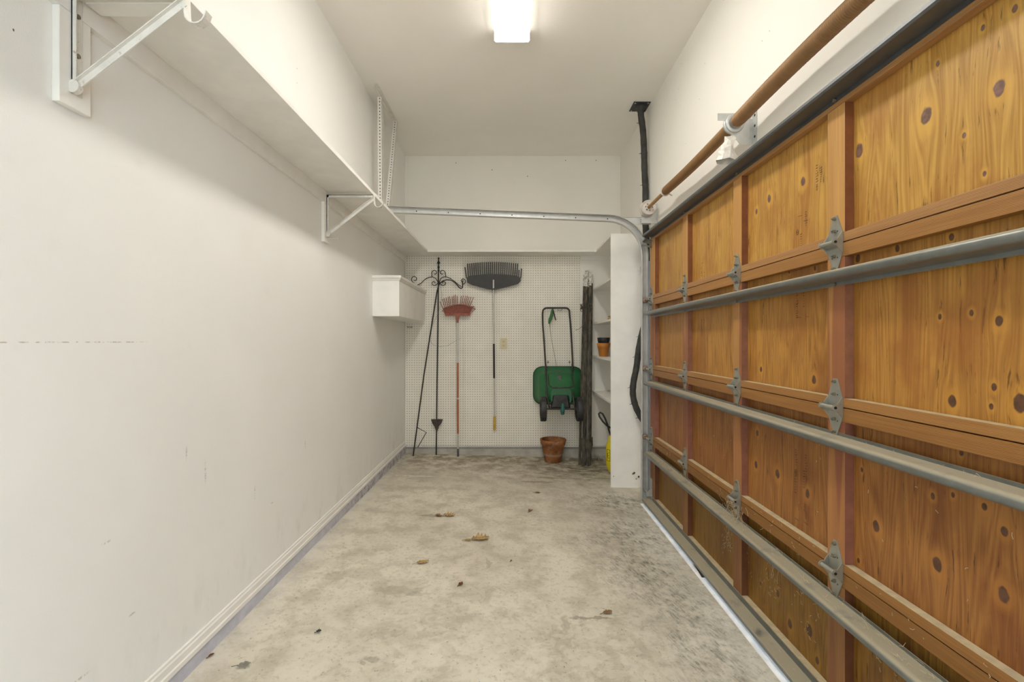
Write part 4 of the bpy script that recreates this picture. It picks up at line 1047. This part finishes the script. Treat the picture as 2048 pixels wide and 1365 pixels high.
# ------------------------------------------------------------------ dry leaves, debris
def leaf(px, py, L, ang, label, c, curl=.3, kind=0, seed=0):
    Y = 1.19 * F / (py - 682.5); 
    for _ in range(4):
        X = (px - 1024) * Y / F; Y = (CZ - fz(X, Y)) * F / (py - 682.5)
    X = (px - 1024) * Y / F; rnd = random.Random(seed)
    b = MB(); n = 22; pts = []
    for i in range(n):
        u = i / (n - 1)
        lobes = .09 + .32 * abs(math.sin(u * PI * 4.6 + .3)) if kind == 0 else .22
        wv = L * lobes * math.sin(PI * (u ** .8)) * rnd.uniform(.75, 1.25) + .001
        zc = .003 + L * curl * .30 * (u - .4) ** 2 + rnd.uniform(0, .004)
        pts.append((u * L - L / 2, wv, zc))
    vs_ = []
    ca, sa = math.cos(ang), math.sin(ang)
    for a, wv, zc in pts:
        for s_ in (-1, -.5, 0, .5, 1):
            xx, yy = a + (abs(s_) * wv * .5), s_ * wv
            z = zc + abs(s_) ** 1.5 * wv * curl * rnd.uniform(.5, 1.1)
            X_, Y_ = X + xx * ca - yy * sa, Y + xx * sa + yy * ca
            vs_.append((X_, Y_, fz(X_, Y_) + z))
    b.add(vs_, [(i*5+k, i*5+k+1, (i+1)*5+k+1, (i+1)*5+k) for i in range(n-1) for k in range(4)], True)
    p0 = Vector(vs_[2]); b.tube([p0, p0 - Vector((ca * L * .3, sa * L * .3, .001 if p0.z > fz(p0.x, p0.y) + .003 else 0))], .0012, 5)
    return tag(b.build('dry_leaf', c, solid=.0006), label, 'leaf', 'dry leaves on the concrete floor')
L1 = simple('tan oak leaf', (.42, .28, .11), .7, var=.3, vscale=40); L2 = simple('brown leaf', (.24, .14, .06), .7, var=.3, vscale=40); L3 = simple('reddish leaf chip', (.17, .055, .03), .7)
leaf(898, 1033, .085, .2, 'curled tan and brown oak leaf, farther of the two big leaves', L1, .5, 0, 1)
leaf(960, 1080, .115, .35, 'largest tan oak leaf lying in the middle of the floor', L1, .45, 0, 2)
leaf(877, 1034, .045, 2.9, 'small brown leaf scrap just left of the farther oak leaf', L2, .8, 0, 3)
leaf(935, 1083, .04, .1, 'pale leaf scrap touching the left side of the largest leaf', L1, .5, 0, 14)
leaf(1060, 1024, .040, 1.0, 'small dark leaf bit toward the back right of the floor', L2, .9, 0, 4)
leaf(845, 1127, .07, .5, 'thin stemmy tan leaf left of the largest leaf', L1, .4, 1, 5)
leaf(921, 1171, .035, 1.1, 'tiny red-brown leaf with a stem in mid floor', L3, .6, 1, 6)
leaf(1022, 1124, .016, 1.1, 'round dark seed speck in the centre of the floor', L2, .8, 1, 7)
leaf(487, 1335, .048, .3, 'grey dried leaf in the lower left foreground', simple('grey leaf', (.28, .27, .23), .7, var=.3), .9, 1, 8)
leaf(422, 1314, .022, 1.1, 'red-brown chip beside the left curb', L3, .6, 1, 9)
leaf(637, 1267, .02, .5, 'small black clump on the foreground floor', simple('black clump', (.04, .045, .035), .8), 1.5, 1, 10)
leaf(1215, 1228, .05, .4, 'brown leaf strip in the right foreground', L2, .6, 1, 11)
leaf(1075, 987, .05, .1, 'flat brown leaf on the floor in front of the terracotta pot', L2, .3, 1, 12)
leaf(1178, 962, .018, .1, 'tiny golden leaf chip near the shelving unit', L1, .6, 1, 13)

b = MB(); b.beam((1.022, 2.62, fz(1.02, 2.6) + .0115), (1.006, 2.47, fz(1.0, 2.5) + .0115), .016, .012)
tag(b.build('wood_shim', simple('dark rotten wood', (.045, .025, .015), .85, var=.4), bevel=.002), 'dark rotten wood sliver lying on the floor strip of painted daylight', 'wood scrap')
straw = simple('dry straw and cobweb', (.62, .52, .36), .8, var=.2)
b = MB(); rnd = random.Random(21)
def bit(p, L, spread=1):
    d = Vector((rnd.uniform(-.35, .1), rnd.uniform(-1, 1), rnd.uniform(-.9, .6))).normalized(); e = Vector((rnd.uniform(-.2, .2), rnd.uniform(-1, 1), rnd.uniform(-1, 1))).normalized()
    pts = [p, p + d * L * .5, p + d * L * .75 + e * L * .35]
    for q in pts: q.x = min(q.x, XP - .001)
    b.tube(pts, .0006, 3, caps=False)
for k in range(230):      # on the lowest strut
    y = 1.0 + 2.5 * rnd.random() ** 1.2; bit(Vector((1.045 + rnd.uniform(-.03, .018), y, J[2] - .088 + rnd.uniform(-.004, .006))), rnd.uniform(.012, .035))
for k in range(110):       # heaped by the second hinge of the lowest row
    bit(Vector((1.045 + rnd.uniform(-.02, .01), rnd.gauss(2.2, .05), J[2] - rnd.uniform(.0, .09))), rnd.uniform(.015, .04))
for k in range(30): bit(Vector((1.045, rnd.uniform(1.0, 3.0), J[1] - .088)), rnd.uniform(.008, .022))
for k in range(140):      # clinging below the lowest strut
    y = rnd.choice((2.4, 2.2, 1.98, 1.75, 1.35, 1.2)) + rnd.gauss(0, .04); bit(Vector((XP - .002, y, J[2] - rnd.uniform(.15, .34))), rnd.uniform(.006, .022))
for k in range(60): bit(Vector((XF - .004, rnd.uniform(1.0, 3.4), J[2] + rnd.uniform(-.045, .03))), rnd.uniform(.006, .02))
for k in range(30): bit(Vector((XP - .002, rnd.uniform(1.0, 2.8), rnd.uniform(.5, .9))), rnd.uniform(.006, .016))
for k in range(70): bit(Vector((1.03 + rnd.uniform(-.02, .02), rnd.uniform(1.3, 3.4), -.026)), rnd.uniform(.01, .03))
for k in range(14):       # long strands hanging from the struts
    y = rnd.choice((2.38, 2.36, 2.2, 1.95, 1.32, 1.28, 1.22, 1.1)) + rnd.gauss(0, .02); z = J[2] - .13; pts = [Vector((XP - .004, y, z))]
    for q in range(5): pts.append(pts[-1] + Vector((0, rnd.uniform(-.012, .012), -rnd.uniform(.012, .032))))
    b.tube(pts, .0007, 3, caps=False)
for k in range(60): bit(Vector((XP - .003, 2.36 + rnd.gauss(0, .025), rnd.uniform(.13, .28))), rnd.uniform(.01, .025))
o = b.build('straw_debris', straw); tag(o, 'wisps of dry straw and cobweb caught on the lower door struts', 'debris', kind='stuff')
b = MB(); rnd = random.Random(4)
for k in range(130):
    cx, cy = (rnd.gauss(.86, .05), rnd.gauss(4.84, .03)) if k < 70 else (rnd.uniform(.57, .85), rnd.gauss(4.70, .12))
    cy = min(cy, 4.915); z = fz(cx, cy); a = rnd.uniform(0, PI); L = rnd.uniform(.01, .04); h = rnd.uniform(.0, .06) if k < 70 else rnd.uniform(0, .006)
    b.tube([(cx, cy, z + .001), (cx + L * math.cos(a) * .5, min(4.92, cy + L * math.sin(a) * .5), z + .002 + h * .6), (cx + L * math.cos(a), min(4.92, cy + L * math.sin(a)), z + .002 + h)], .0009, 3, caps=False)
tag(b.build('dry_grass', simple('dead grass', (.20, .14, .075), .9, var=.3)), 'scattered dead grass and twigs in the corner behind the posts', 'debris', kind='stuff')
